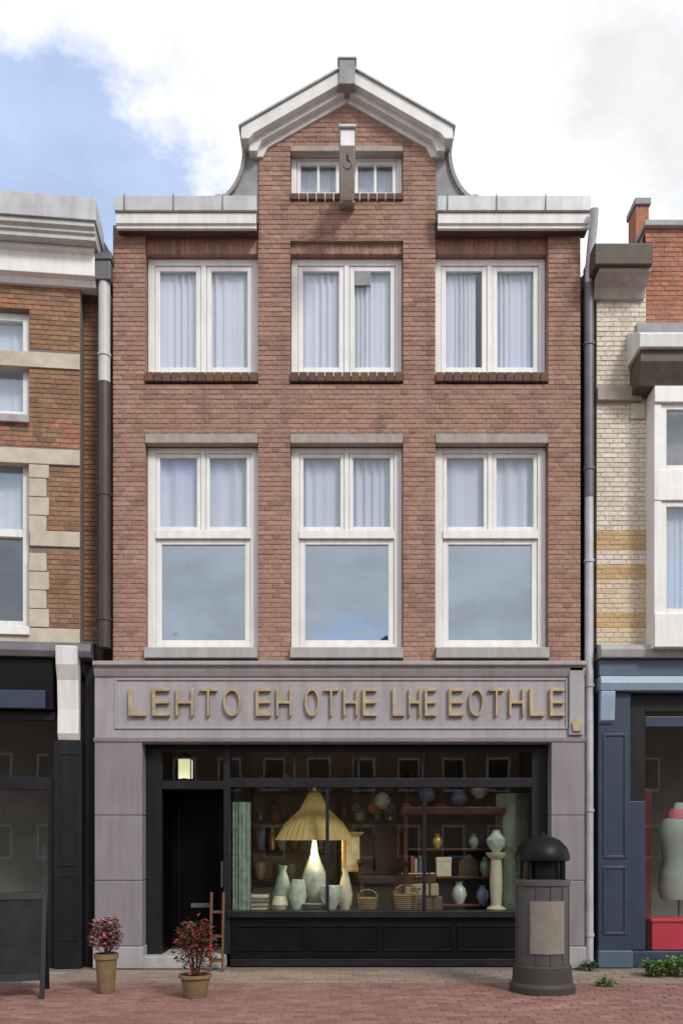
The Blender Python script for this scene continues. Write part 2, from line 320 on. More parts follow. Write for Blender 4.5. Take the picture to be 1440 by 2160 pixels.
# ------------------------------------------------------------------ ground
def struct(o): o['kind'] = 'structure'; return o
struct(MB().quad((-400, -400, -.012), (400, -400, -.012), (400, 400, -.012), (-400, 400, -.012)).build('ground', 'sand_joint', fix=False))
pav = struct(MB().box(-7, 7, -9.5, -.02, -.2, -.0075).build('pavement', 'sand_joint', fix=False))
def paver_mesh(L, W, ch=.005, D=.06):
    v = [(-L/2, -W/2, -ch), (L/2, -W/2, -ch), (L/2, W/2, -ch), (-L/2, W/2, -ch), (-L/2+ch, -W/2+ch, 0), (L/2-ch, -W/2+ch, 0), (L/2-ch, W/2-ch, 0), (-L/2+ch, W/2-ch, 0),
         (-L/2, -W/2, -D), (L/2, -W/2, -D), (L/2, W/2, -D), (-L/2, W/2, -D)]
    return v, [(4, 5, 6, 7), (0, 1, 5, 4), (1, 2, 6, 5), (2, 3, 7, 6), (3, 0, 4, 7), (0, 8, 9, 1), (1, 9, 10, 2), (2, 10, 11, 3), (3, 11, 8, 0)]
def lay_pavers(L, W, y0, y1, m, cap, J=.006, stag=.5):
    v, f = paver_mesh(L, W); me0 = bpy.data.meshes.new('paver'); me0.from_pydata(v, [], f); me0.materials.append(MATS[m])
    cells = []; y = y0 + W / 2; r = 0
    while y + W / 2 <= y1 + .001:
        x = -6.6 + (stag * (L + J) if r % 2 else 0)
        while x < 6.6: cells.append((x, y)); x += L + J
        y += W + J; r += 1
    vis = [c for c in cells if c[1] > -3.5 and abs(c[0]) < .4 * (CAM_D + c[1])]
    vis.sort(key=lambda c: (round(c[1], 3), abs(c[0]))); single = set(vis[:cap]); V = []; F = []
    for c in cells:
        rx, ry, dz, rz = R.gauss(0, .010), R.gauss(0, .009), R.uniform(-.005, .002), R.gauss(0, .008)
        if c in single:
            o = bpy.data.objects.new('paver', me0); C.objects.link(o); o.parent = pav; o.location = (c[0], c[1], dz); o.rotation_euler = (rx, ry, rz)
        else:
            M = Matrix.Translation((c[0], c[1], dz)) @ Matrix.Rotation(rz, 4, 'Z') @ Matrix.Rotation(ry, 4, 'Y') @ Matrix.Rotation(rx, 4, 'X')
            b = len(V); V += [tuple(M @ Vector(p)) for p in v]; F += [tuple(b + i for i in q) for q in f]
    me = bpy.data.meshes.new('paver_field'); me.from_pydata(V, [], F); me.materials.append(MATS[m]); o = bpy.data.objects.new('paver_field', me); C.objects.link(o); o.parent = pav; o['kind'] = 'stuff'
lay_pavers(.21, .105, -9.4, -1.21, 'paver_red', 190)
lay_pavers(.30, .15, -1.2, -.13, 'paver_tan', 110)

# ================================================================== THE BRICK SHOP HOUSE
house = thing('shop_house', 'three storey red brown brick shop house with pointed white edged gable and hoist beam', 'building', (0, 0, 0))
HX0, HX1 = X(238), X(1224)
WX = [(X(306), X(544)), (X(612), X(850)), (X(918), X(1156))]
U0, U1 = Z(784), Z(528)              # upper windows
L0, L1 = Z(1362), Z(934)             # lower windows
A0, A1 = Z(408), Z(318)              # attic window
TOP = Z(476); BASE = Z(1394); GX0, GX1 = X(545), X(918); GC = X(731.5); REC = .06
RT = Z(505); RB = Z(806)             # recessed bays round the upper windows
GAB_T = Z(292); PITCH = .57
# mortar bed and structure
mb = MB(); e = .006
holes = [(a - e, b + e, U0 - .15, U1 + e) for a, b in WX] + [(a - e, b + e, BASE - .1, L1 + .12) for a, b in WX]
wall_with_holes(mb, HX0 + e, HX1 - e, BASE - .02, RB, .008, .32, holes)
pier = [(HX0 + e, WX[0][0] - e), (WX[0][1] + e, WX[1][0] - e), (WX[1][1] + e, WX[2][0] - e), (WX[2][1] + e, HX1 - e)]
for a, b in pier: mb.box(a, b, .0085, .318, RB, TOP)
for a, b in WX: mb.box(a - e - .001, b + e + .001, REC + .008, .316, U1 + e, TOP)
mb.box(GX0 + e, GX1 - e, .0078, .317, RT, A0 - .08); mb.box(GX0 + e, X(612) - e, .0078, .317, A0 - .08, A1 + .08); mb.box(X(850) + e, GX1 - e, .0078, .317, A0 - .08, A1 + .08)
mb.prism([(GX0 + e, A1 + .08), (GX1 - e, A1 + .08), (GX1 - e, GAB_T), (GC, GAB_T + (GX1 - GC) * PITCH), (GX0 + e, GAB_T)], .0078, .317)
wall = mb.build('wall', 'mortar', house, fix=False)
def main_iv(z):
    p = []
    if z < L1 + .13: p = [(HX0, WX[0][0]), (WX[0][1], WX[1][0]), (WX[1][1], WX[2][0]), (WX[2][1], HX1)]
    elif z < RB: p = [(HX0, HX1)]
    elif z < RT: p = [(HX0, WX[0][0]), (WX[0][1], WX[1][0]), (WX[1][1], WX[2][0]), (WX[2][1], HX1)]
    elif z < TOP: p = [(HX0, WX[0][0]), (GX0, GX1), (WX[2][1], HX1)]
    else:
        hw = min(GX1 - GC, (GAB_T + (GX1 - GC) * PITCH - z) / PITCH)
        if hw < .1: return []
        p = [(GC - hw, X(612)), (X(850), GC + hw)] if A0 - .07 < z < A1 + .07 else [(GC - hw, GC + hw)]
    return p
bricks = courses(main_iv, BASE, GAB_T + 1.2, 0, 'brick_red', HX0)
bricks += courses(lambda z: [(a + .004, b - .004) for a, b in (WX[0], WX[2])] + ([(WX[1][0] + .004, WX[1][1] - .004)] if z < RT - .02 else []), U1 + .225, TOP - .005, REC, 'brick_red', HX0)
for a, b in WX:                                     # soldier courses over the upper windows
    n = 23; st = (b - a - .008) / n
    for i in range(n): bricks.append((a + .004 + st * (i + .5), REC + R.uniform(-.001, .002), U1 + .004, st - BJ, .21, 'brick_red'))
    n = 13; st = (b - a) / n                        # brick sills, laid on edge and projecting
    for i in range(n): bricks.append((a + st * (i + .5), -.035 + R.uniform(-.002, .002), U0 - .13, st - .009, .115, 'brick_dark'))
n = 13; st = (X(850) - X(612)) / n
for i in range(n): bricks.append((X(612) + st * (i + .5), -.03, A0 - .085, st - .009, .078, 'brick_dark'))
lay_bricks(wall, bricks, .112, 300)
# side and rear walls, floors, roof: a closed house
mb = MB(); mb.box(HX0 + .01, HX0 + .25, .33, 7, 0, TOP - .05); mb.box(HX1 - .25, HX1 - .01, .33, 7, 0, TOP - .05); mb.box(HX0 + .25, HX1 - .25, 6.8, 7, 0, TOP - .05)
mb.build('side_wall', 'brick_dark', house, fix=False)
for z in (BASE - .22, Z(880), TOP - .1): box('floor_slab', 'plaster', house, HX0 + .26, HX1 - .26, .34, 6.7, z, z + .12, bevel=0)
for a in (X(578), X(884)): box('partition', 'plaster_dark', house, a - .05, a + .05, .36, 4.2, BASE - .09, TOP - .11, bevel=0)
box('partition', 'plaster_dark', house, HX0 + .26, HX1 - .26, 4.2, 4.28, BASE - .09, TOP - .11, bevel=0)
mb = MB(); mb.extx([(.2, TOP - .02), (3.6, TOP + 1.5), (7.1, TOP - .02)], HX0, HX1); mb.build('roof', 'roof_tile', house)
roof2 = MB().prism([(GX0 - .05, TOP), (GX1 + .05, TOP), (GX1 + .05, GAB_T - .05), (GC, GAB_T + (GX1 - GC) * PITCH - .05), (GX0 - .05, GAB_T - .05)], .33, 3.4).build('gable_roof', 'roof_tile', house)

# stone lintels over the lower windows
for a, b in WX: box('lintel', 'lintel_stone', house, a + .003, b - .003, -.012, .11, L1, L1 + .118, bevel=.006)
# window builder
def upper_window(a, b, z0, z1, yf, vent=False, g0=0, g1=0):
    mb = MB(); t = .085; frame_ring(mb, a + .004, b - .004, z0, z1 - .002, t, yf, yf + .09, .07, .085); c = (a + b) / 2
    mb.box(c - .035, c + .035, yf + .001, yf + .089, z0 + .07, z1 - .087)
    win = mb.build('window', 'white_paint', house, .006, fix=False)
    for x0, x1 in ((a + .004 + t, c - .035), (c + .035, b - .004 - t)):
        m2 = MB(); frame_ring(m2, x0 + .004, x1 - .004, z0 + .075, z1 - .091, .062, yf + .014, yf + .07, .08, .062)
        m2.build('casement', 'white_paint', win, .008, fix=False)
        pane(win, x0 + .06, x1 - .06, z0 + .15, z1 - .15, yf + .045, 'glass_upper')
    box('sill_board', 'white_paint', win, a + .006, b - .006, yf - .05, yf + .002, z0 + .001, z0 + .035)
    curtain('net_curtain', 'net_curtain', win, a + .09, c - .05 - g0, yf + .10, z0 + .05, z1 - .05, R.randint(5, 9), .024)
    curtain('net_curtain', 'net_curtain', win, c - .02 + g1, b - .09, yf + .105, z0 + .05, z1 - .05, R.randint(5, 10), .024)
    if vent:
        x = c + .035 + .07
        m3 = MB(); m3.box(x, x + .21, yf + .02, yf + .05, z1 - .33, z1 - .15); o = m3.build('ventilator', 'claw_stone', win, .004, fix=False)
    return win
for i, (a, b) in enumerate(WX): upper_window(a, b, U0, U1, .15, i == 1, (.05, 0, .12)[i], (.0, .07, .0)[i])
def lower_window(a, b, z0, z1, yf):
    mb = MB(); t = .105; frame_ring(mb, a + .004, b - .004, z0, z1 - .002, t, yf, yf + .1, .05, .07); c = (a + b) / 2
    zt = Z(1120)
    mb.box(a + .004 + t, b - .004 - t, yf - .02, yf + .099, zt - .055, zt + .055); mb.box(c - .03, c + .03, yf + .002, yf + .09, zt + .055, z1 - .072)
    win = mb.build('window', 'white_paint', house, .006, fix=False)
    for x0, x1 in ((a + .004 + t, c - .03), (c + .03, b - .004 - t)):
        m2 = MB(); frame_ring(m2, x0 + .004, x1 - .004, zt + .06, z1 - .077, .05, yf + .014, yf + .07); m2.build('top_light', 'white_paint', win, .007, fix=False)
        pane(win, x0 + .05, x1 - .05, zt + .105, z1 - .12, yf + .045, 'glass_upper')
    m2 = MB(); frame_ring(m2, a + .008 + t, b - .008 - t, z0 + .052, zt - .058, .07, yf + .02, yf + .075, .055, .065); m2.build('sash', 'white_paint', win, .008, fix=False)
    pane(win, a + .16, b - .16, z0 + .1, zt - .115, yf + .05, 'glass_big')
    curtain('blind', 'blind', win, a + .08, b - .08, yf + .115, zt - R.uniform(.0, .05), z1 - .02, R.randint(6, 11), .02)
    return win
for a, b in WX:
    wn_ = lower_window(a, b, L0, L1, .12)
    mb = MB(); mb.extx([(-.075, L0 - .165), (.125, L0 - .165), (.125, L0 + .012), (.118, L0 + .012), (-.075, L0 - .035)], a + .002, b - .002); mb.build('sill', 'sill_stone', house, .008)
# attic window: two lights either side of the hoist beam
mb = MB(); ya = .12; a, b = X(612), X(850); frame_ring(mb, a + .004, b - .004, A0, A1 + .06, .07, ya, ya + .09); mb.box(GC - .09, GC + .09, ya + .001, ya + .089, A0 + .07, A1 - .01)
win = mb.build('window', 'white_paint', house, .006, fix=False)
for x0, x1 in ((a + .075, GC - .09), (GC + .09, b - .075)):
    c = (x0 + x1) / 2
    m2 = MB(); frame_ring(m2, x0 + .004, x1 - .004, A0 + .075, A1 - .015, .05, ya + .015, ya + .06); m2.box(c - .017, c + .017, ya + .017, ya + .058, A0 + .125, A1 - .065); m2.build('casement', 'white_paint', win, .005, fix=False)
    pane(win, x0 + .05, c - .017, A0 + .12, A1 - .06, ya + .04, 'glass_upper'); pane(win, c + .017, x1 - .05, A0 + .12, A1 - .06, ya + .04, 'glass_upper')
    curtain('net_curtain', 'net_curtain', win, x0, x1, ya + .16, A0 + .05, A1 + .02, 7, .015)
# flat arch over it
n = 24; st = (b - a) / n
vb = [(a + st * (i + .5), -.004 + R.uniform(-.001, .001), A1 + .07 - .002, st - BJ, .14, 'brick_red') for i in range(n)]
box('lintel', 'lintel_stone', house, a + .003, b - .003, -.008, .11, A1 + .0, A1 + .066)
# hoist beam
hb_y = -.97; hz = Z(436)
beam = MB().box(GC - .085, GC + .085, hb_y, .1, hz, hz + .2).build('hoist_beam', 'white_paint', house, .012, fix=False)
MB().box(GC - .1, GC + .1, hb_y - .03, .05, hz + .205, hz + .235).build('beam_cap', 'zinc', beam, .004, fix=False)
mb = MB(); mb.tube([(GC, hb_y + .14, hz + .02), (GC, hb_y + .14, hz - .06)], .014); mb.tube([(GC + .05 * math.sin(t), hb_y + .14, hz - .11 + .05 * math.cos(t)) for t in [i * .45 for i in range(11)]], .011); mb.build('hook', 'zinc_dark', beam, smooth=True)
MB().prism([(GC - .1, hz - .03), (GC + .1, hz - .03), (GC + .1, hz - .001), (GC - .1, hz - .001)], -.12, .06).build('beam_bearing', 'lintel_stone', beam, .005)
# raking white cornice
def rake(name, m, y0, y1, top_half, top_z, thick, drop_end):
    out = []
    for s in (-1, 1):
        P = [(GC, top_z), (GC + s * top_half, top_z - top_half * PITCH), (GC + s * top_half, top_z - top_half * PITCH - drop_end), (GC + s * (top_half - .10), top_z - top_half * PITCH - drop_end), (GC + s * (top_half - .16), top_z - (top_half - .16) * PITCH - thick), (GC, top_z - thick)]
        out.append(MB().prism(P, y0, y1).build(name, m, house, .008))
    return out
yr = -.2; apex = Z(138, yr); half = (X(955, yr) - X(731.5, yr))
rake('raking_cornice', 'cornice_white', yr, .34, half, apex, .17, .15)
rake('raking_bed_mould', 'cornice_white', yr + .09, .30, half - .09, apex - .165, .075, .12)
rake('raking_frieze', 'cornice_white', -.03, .28, half - .16, apex - .235, .07, .10)
for s in (-1, 1): MB().prism([(GC, apex + .028), (GC + s * (half + .03), apex + .028 - (half + .03) * PITCH), (GC + s * (half + .03), apex + .003 - (half + .03) * PITCH), (GC, apex + .003)], yr - .03, .36).build('flashing', 'zinc', house, .003)
mb = MB(); mb.box(GC - .10, GC + .10, yr - .045, yr + .2, apex - .26, apex + .05); mb.extx([(yr - .06, apex + .05), (yr + .22, apex + .05), (yr + .2, apex + .09), (yr - .04, apex + .09)], GC - .12, GC + .12); mb.build('apex_block', 'claw_stone', house, .01)
# claw pieces either side of the gable
for s in (-1, 1):
    xe = GX0 if s < 0 else GX1
    def cx(p): return xe + s * p / PPM
    cur = [(cx(34 + 76 * (1 - math.sin(t)) ), Z(424) + (Z(318) - Z(424)) * (1 - math.cos(t))) for t in [i / 12 * math.pi / 2 for i in range(13)]]
    P = [(cx(0), Z(440)), (cx(112), Z(440))] + cur + [(cx(36), Z(300)), (cx(0), Z(300))]
    cl = MB().prism(P, .03, .26).build('claw_stone', 'claw_stone', house, .008)
    rim = MB()
    for (xa, za), (xb, zb) in zip(cur, cur[1:]):
        dx_, dz_ = xb - xa, zb - za; l = math.hypot(dx_, dz_); nx, nz = -dz_ / l * .045 * (-s), dx_ / l * .045 * (-s)
        rim.prism([(xa, za), (xb, zb), (xb - nx, zb - nz), (xa - nx, za - nz)], -.015, .03)
    rim.build('claw_rim', 'claw_stone', cl, fix=True)
    v_ = MB(); v_.lathe([(.0, 0), (.085, 0), (.085, .05), (.045, .05), (.04, .07), (0, .07)], n=18); o = v_.build('volute', 'claw_stone', cl, .004, smooth=True); o.rotation_euler = (rad(90), 0, 0); o.location = (cx(84), .03, Z(424))
# eaves cornice with zinc gutter, both sides
def eaves(x0, x1):
    yf = -.2; zt = Z(410, yf); zm = Z(442, yf); zb = Z(474, yf) ; 
    g = MB(); g.extx([(yf, zm), (yf - .01, zt - .015), (yf + .01, zt), (yf + .05, zt - .02), (yf + .06, zm + .03), (.1, zm + .02), (.1, zm - .01), (yf + .06, zm - .01)], x0, x1); gut = g.build('gutter', 'zinc', house, .005)
    c = MB(); c.extx([(yf + .03, zm - .012), (yf + .03, zb + .05), (yf + .055, zb + .04), (yf + .055, zb), (yf + .10, zb), (yf + .10, zm - .012)], x0 + .01, x1 - .01); c.build('cornice', 'cornice_white', house, .005)
    MB().extx([(yf + .102, zb + .012), (.05, zb + .012), (.05, zm - .015), (yf + .102, zm - .015)], x0 + .012, x1 - .012).build('soffit', 'soffit_brown', house, .003)
    x = x0 + .12
    while x < x1 - .1: 
        MB().box(x, x + .012, yf - .016, yf - .004, zm + .005, zt + .006).build('gutter_bracket', 'zinc_dark', gut, fix=False); x += .62
eaves(X(250), GX0 - .004); eaves(GX1 + .004, X(1236))
# downpipes at both ends
def downpipe(x, y, z0, z1, m, parent, r=.045, step=1.6):
    o = MB().tube([(x, y, z0), (x, y, z1)], r, 14).build('downpipe', m, parent, smooth=True)
    z = z0 + .35
    while z < z1 - .1:
        MB().lathe([(r + .001, z), (r + .012, z), (r + .012, z + .035), (r + .001, z + .035)], x, y, 14).build('pipe_collar', m, o, smooth=True); z += step
    return o
hop = MB(); hop.extz([(X(206), -.12), (X(238), -.12), (X(238), .06), (X(206), .06)], Z(600), Z(560)); hop.extz([(X(203), -.14), (X(241), -.14), (X(241), .06), (X(203), .06)], Z(560), Z(545)); hop.build('hopper', 'zinc_dark', house, .008)
downpipe(X(221.5), -.03, Z(812), Z(598), 'pipe_pale', house, .075); downpipe(X(221.5), -.03, Z(1394) + .16, Z(810), 'pipe_brown', house, .085)
downpipe(X(1241), -.02, Z(1050), Z(600), 'zinc_dark', house, .06); downpipe(X(1241), -.02, .05, Z(1048), 'zinc', house, .055)
MB().tube([(X(1241), -.25, Z(470)), (X(1241), -.2, Z(500)), (X(1241), -.02, Z(570)), (X(1241), -.02, Z(605))], .055, 12).build('swan_neck', 'zinc', house, smooth=True)

# ---- ground floor shop front
yF = -.14; FZ0, FZ1 = Z(1562), Z(1400)
OX0, OX1, OZ1 = X(306), X(1156), Z(1564)
# stone pillars in slabs
def pillar(x0, x1, cuts, tone):
    p = None; zs = [0] + cuts + [FZ0 - .002]
    core = box('pillar', 'mortar_dark', house, x0 + .01, x1 - .01, yF + .03, .5, 0, FZ0 - .01, bevel=0)
    for c, d in zip(zs, zs[1:]): box('stone_slab', tone, core, x0, x1, yF + R.uniform(-.002, .002), .52, c + .003, d - .003, bevel=.008)
    box('plinth', 'granite_pale', core, x0 - .015, x1 + .015, yF - .03, .5, .003, .28, bevel=.01)
pillar(X(206), X(305), [.285, 1.12, 1.95], 'granite'); pillar(X(1157), X(1226), [.285, 1.12, 1.95], 'granite')
fas = MB(); fas.extx([(yF, FZ0), (yF, FZ1 - .20), (yF - .02, FZ1 - .19), (yF - .05, FZ1 - .12), (yF - .05, FZ1 - .08), (yF - .1, FZ1 - .06), (yF - .1, FZ1 - .01), (-.01, FZ1 + .03), (.3, FZ1 + .03), (.3, FZ0)], X(206), X(1226))
fascia = fas.build('fascia', 'granite_fascia', house, .006)
mb = MB(); frame_ring(mb, X(248), X(1190), FZ0 + .13, FZ1 - .215, .025, yF - .018, yF + .01); mb.build('sign_border', 'granite_pale', fascia, .006, fix=False)
MB().extx([(yF + .05, FZ0 - .06), (yF - .015, FZ0 - .03), (yF - .02, FZ0 + .02), (yF + .05, FZ0 + .02)], X(206) - .01, X(1226) + .01).build('drip_mould', 'granite', fascia, .004)
# end block with a gilt drop
eb = MB().box(X(1192), X(1222), yF - .05, yF + .02, FZ0 + .05, FZ1 - .03).build('end_block', 'granite_pale', fascia, .012, fix=False)
MB().prism([(X(1198), FZ0 + .09), (X(1216), FZ0 + .09), (X(1218), FZ0 + .2), (X(1207), FZ0 + .29), (X(1196), FZ0 + .2)], yF - .075, yF - .05).build('gilt_drop', 'gold', fascia, .01)
# gilt letters, each one its own piece
def letter(ch, px0, h, zb, wd):
    cu = bpy.data.curves.new('sign_letter', 'FONT'); cu.body = ch; cu.size = h / .70; cu.extrude = .018; cu.bevel_depth = .003; cu.offset = -.009
    t = bpy.data.objects.new('tmp', cu); C.objects.link(t); dg = bpy.context.evaluated_depsgraph_get(); dg.update(); me = bpy.data.meshes.new_from_object(t.evaluated_get(dg)); bpy.data.objects.remove(t)
    xs = [v.co.x for v in me.vertices]; k_ = wd / (max(xs) - min(xs))
    for v in me.vertices: v.co.x *= k_
    xs = [v.co.x for v in me.vertices]; me.name = 'sign_letter'; me.materials.clear(); me.materials.append(MATS['gold'])
    o = bpy.data.objects.new('sign_letter', me); C.objects.link(o); o.parent = fascia; o.rotation_euler = (rad(90), 0, 0); o.location = (X(px0) - min(xs), yF - .03, zb); return max(xs) - min(xs)
for word, p0, p1 in (('LEHTO', 274, 520), ('EH', 538, 624), ('OTHE', 640, 800), ('LHE', 822, 922), ('EOTHLE', 938, 1190)):
    n = len(word); st = (p1 - p0) / n
    for i, ch in enumerate(word): letter(ch, p0 + i * st + 4, .37, FZ0 + .285, (st * (.74 if ch not in 'I' else .16)) / PPM)

# shop front joinery
yS = .06
jo = MB(); jo.box(OX0 + .004, OX0 + .2, yS, yS + .1, .16, OZ1 - .01); jo.box(X(470), X(484), yS - .01, yS + .1, .16, OZ1 - .01)
jo.box(OX1 - .2, OX1 - .004, yS, yS + .1, 0, OZ1 - .01)
jo.box(OX0 + .2, OX1 - .2, yS + .002, yS + .1, OZ1 - .12, OZ1 - .012); jo.box(X(484), OX1 - .2, yS - .006, yS + .1, Z(1660), Z(1640)); jo.box(OX0 + .2, X(470), yS - .006, yS + .1, Z(1664), Z(1646))
joinery = jo.build('shop_joinery', 'black_wood', house, .006, fix=False)
box('stall_riser', 'black_paint', house, X(484), OX1 - .2, yS + .004, yS + .2, .10, Z(1936), bevel=.004)
for k in range(4):
    a = X(484) + .06 + k * (OX1 - .2 - X(484) - .06) / 4; b = a + (OX1 - .2 - X(484) - .06) / 4 - .06
    mb = MB(); frame_ring(mb, a, b, .2, Z(1952), .025, yS - .012, yS + .006); mb.build('riser_panel', 'black_paint', house, .004, fix=False)
box('riser_plinth', 'black_wood', house, X(484), OX1 - .2, yS - .02, yS + .18, .0, .098, bevel=.006)
box('window_sill', 'black_wood', house, X(478), OX1 - .19, yS - .05, yS + .2, Z(1936), Z(1922), bevel=.006)
MU = [X(484), X(690), X(896), OX1 - .2]
for x in MU[1:3]: box('mullion', 'black_wood', house, x - .022, x + .022, yS + .002, yS + .08, Z(1922), Z(1660), bevel=.005)
for i in range(3):
    pane(house, MU[i] + .0, MU[i + 1] - .0, Z(1922), Z(1658), yS + .05 + .001 * i, 'glass_shop')
tl = [X(484), X(620), X(756), X(892), X(1028), OX1 - .2]
for i in range(5):
    pane(house, tl[i], tl[i + 1], Z(1640), OZ1 - .12, yS + .045, 'glass_shop')
    if i: box('transom_bar', 'black_wood', house, tl[i] - .015, tl[i] + .015, yS + .003, yS + .07, Z(1640), OZ1 - .121, bevel=.004)
# door in a deep recess
dx0, dx1 = OX0 + .2, X(470)
door = box('door', 'door_black', house, dx0 + .01, dx1 - .01, .62, .67, .17, Z(1664), bevel=.004)
mb = MB(); frame_ring(mb, dx0 + .1, dx1 - .1, .35, Z(1664) - .12, .03, .605, .625); mb.build('door_moulding', 'black_paint', door, .004, fix=False)
MB().tube([(dx1 - .09, .57, 1.0), (dx1 - .09, .57, 1.35)], .012, 10).build('door_handle', 'zinc', door, smooth=True)
box('letter_plate', 'zinc_dark', door, dx0 + .28, dx0 + .55, .608, .62, .72, .78, bevel=.003)
box('reveal', 'door_black', house, dx0 - .06, dx0, yS + .1, .7, 0, Z(1650), bevel=0); box('reveal', 'door_black', house, dx1, dx1 + .06, yS + .1, .7, 0, Z(1650), bevel=0)
box('door_soffit', 'black_wood', house, dx0, dx1, yS + .1, .7, Z(1664), Z(1652), bevel=0)
pane(house, dx0, dx1, Z(1646), OZ1 - .12, yS + .05, 'glass_shop')
box('doorstep', 'sill_stone', house, OX0 + .002, X(476), -.16, .7, .0, .155, bevel=.012)
# shop interior shell
box('shop_floor', 'floor_wood', house, HX0 + .27, HX1 - .27, .72, 5.2, .02, .10, bevel=0)
box('shop_back_wall', 'plaster_shop', house, HX0 + .27, HX1 - .27, 2.5, 2.6, .1, BASE - .23, bevel=0)
box('display_deck', 'floor_wood', house, X(484), OX1 - .2, yS + .21, 1.1, .1, Z(1930), bevel=.004)

# ================================================================== NEIGHBOUR ON THE LEFT
LP = X(204)
lh = thing('banded_house', 'brown brick house at the left edge with pale stone bands and black shopfront', 'building', (LP, 0, 0), rad(6))
def lx(p): return X(p) - LP
LW0 = lx(-420)
wl = MB(); lholes = [(lx(-140) , lx(66), Z(884), Z(660)), (lx(-140), lx(66), Z(1326), Z(956))]
wall_with_holes(wl, LW0, lx(170), Z(1392), Z(600), .008, .3, lholes); wl.box(lx(170), 0, .26, .5, Z(1392), Z(560))
lwall = wl.build('wall', 'mortar_dark', lh, fix=False)
bands = [(Z(782), Z(750)), (Z(984), Z(952)), (Z(1156), Z(1124)), (Z(1360), Z(1328))]
def l_iv(z):
    if any(a - .02 < z < b + .02 for a, b in bands): return []
    r = lx(102) if False else lx(168)
    if Z(1326) < z < Z(956): return [(lx(102), r)]
    if Z(884) < z < Z(660): return [(lx(66), r)]
    return [(lx(-420), r)]
lb = courses(l_iv, Z(1326), Z(600), 0, lambda z: 'brick_orange' if (Z(952) < z < Z(886) and R.random() < .45) or (z > Z(660) and R.random() < .3) else 'brick_brown', 0.03)
lb += courses(lambda z: [(lx(170), -.002)], Z(1392), Z(560), .25, 'brick_brown', 0.03)
lay_bricks(lwall, lb, .10, 300)
for i, (a, b) in enumerate(bands): box('stone_band', 'stone_band', lh, LW0 if i in (0, 1, 3) else lx(68), lx(168) + .01, -.02, .1, a, b, bevel=.006)
qz = Z(1326)
k = 0
while qz < Z(990):
    if not any(a - .02 < qz + .12 < b + .02 for a, b in bands): box('quoin', 'stone_band', lh, lx(66), lx(102) - .003 + (.0 if k % 2 else .03), -.018, .12, qz + .003, min(qz + .235, Z(985)) - .003, bevel=.006)
    qz += .238; k += 1
def side_window(parent, x0, x1, z0, z1, yf, zt=None, bars=(), g='glass_side', blind=None, room=True):
    mb = MB(); frame_ring(mb, x0 + .004, x1 - .004, z0, z1 - .003, .10, yf, yf + .09)
    if zt: mb.box(x0 + .104, x1 - .104, yf - .012, yf + .088, zt - .05, zt + .05)
    for x in bars: mb.box(x - .03, x + .03, yf + .002, yf + .087, z0 + .1, z1 - .103)
    win_ = mb.build('window', 'white_paint', parent, .006, fix=False)
    xs = [x0 + .104] + list(bars) + [x1 - .104]; zs = [z0 + .1] + ([zt] if zt else []) + [z1 - .1]
    for a, b in zip(xs, xs[1:]):
        for c, d in zip(zs, zs[1:]): pane(win_, a, b, c, d, yf + .05, g)
    if blind: curtain('net_curtain', 'net_curtain', win_, x0 + .08, x1 - .08, yf + .14, blind, z1 - .05, 10, .015)
    return win_
side_window(lh, lx(-140), lx(66), Z(884), Z(660), .1, Z(765), (lx(-36),), blind=Z(870))
side_window(lh, lx(-140), lx(66), Z(1326), Z(956), .1, Z(1125), (lx(-36),), blind=Z(1120))
box('sill', 'white_paint', lh, lx(-150), lx(68), -.06, .1, Z(1326) - .11, Z(1326) - .002); box('sill', 'sill_stone', lh, lx(-150), lx(67), -.05, .1, Z(884) - .1, Z(884) - .002)
# cornice of the left house
yc = -.42; zt = Z(416, yc); c1 = Z(462, yc); c2 = Z(506, yc + .1)
MB().extx([(yc, c1), (yc - .02, zt), (yc + .08, zt), (.2, zt - .02), (.2, c1)], LW0, .06).build('gutter', 'zinc', lh, .006)
MB().extx([(yc + .03, c1 - .002), (yc + .03, c1 - .06), (yc + .07, c1 - .09), (yc + .07, c2 + .07), (yc + .10, c2 + .05), (yc + .10, c2), (.1, c2), (.1, c1 - .002)], LW0, .04).build('cornice', 'cornice_grey', lh, .006)
MB().extx([(-.20, c2 - .002), (-.20, c2 - .05), (-.15, c2 - .08), (-.15, c2 - .33), (-.09, c2 - .36), (-.05, c2 - .42), (.1, c2 - .42), (.1, c2 - .002)], LW0, .0).build('bed_mould', 'white_paint', lh, .006)
box('side_wall', 'brick_dark', lh, -.24, 0, .51, 7, 0, Z(500), bevel=0)
box('rear_wall', 'brick_dark', lh, LW0, -.25, 6.8, 7, 0, Z(500), bevel=0)
for z in (Z(1394) - .1, Z(900), Z(560)): box('floor_slab', 'plaster_dark', lh, LW0, -.25, .32, 6.7, z - .1, z, bevel=0)
MB().extx([(.1, Z(480)), (3.6, Z(480) + 1.4), (7, Z(480))], LW0, .02).build('roof', 'roof_tile', lh)
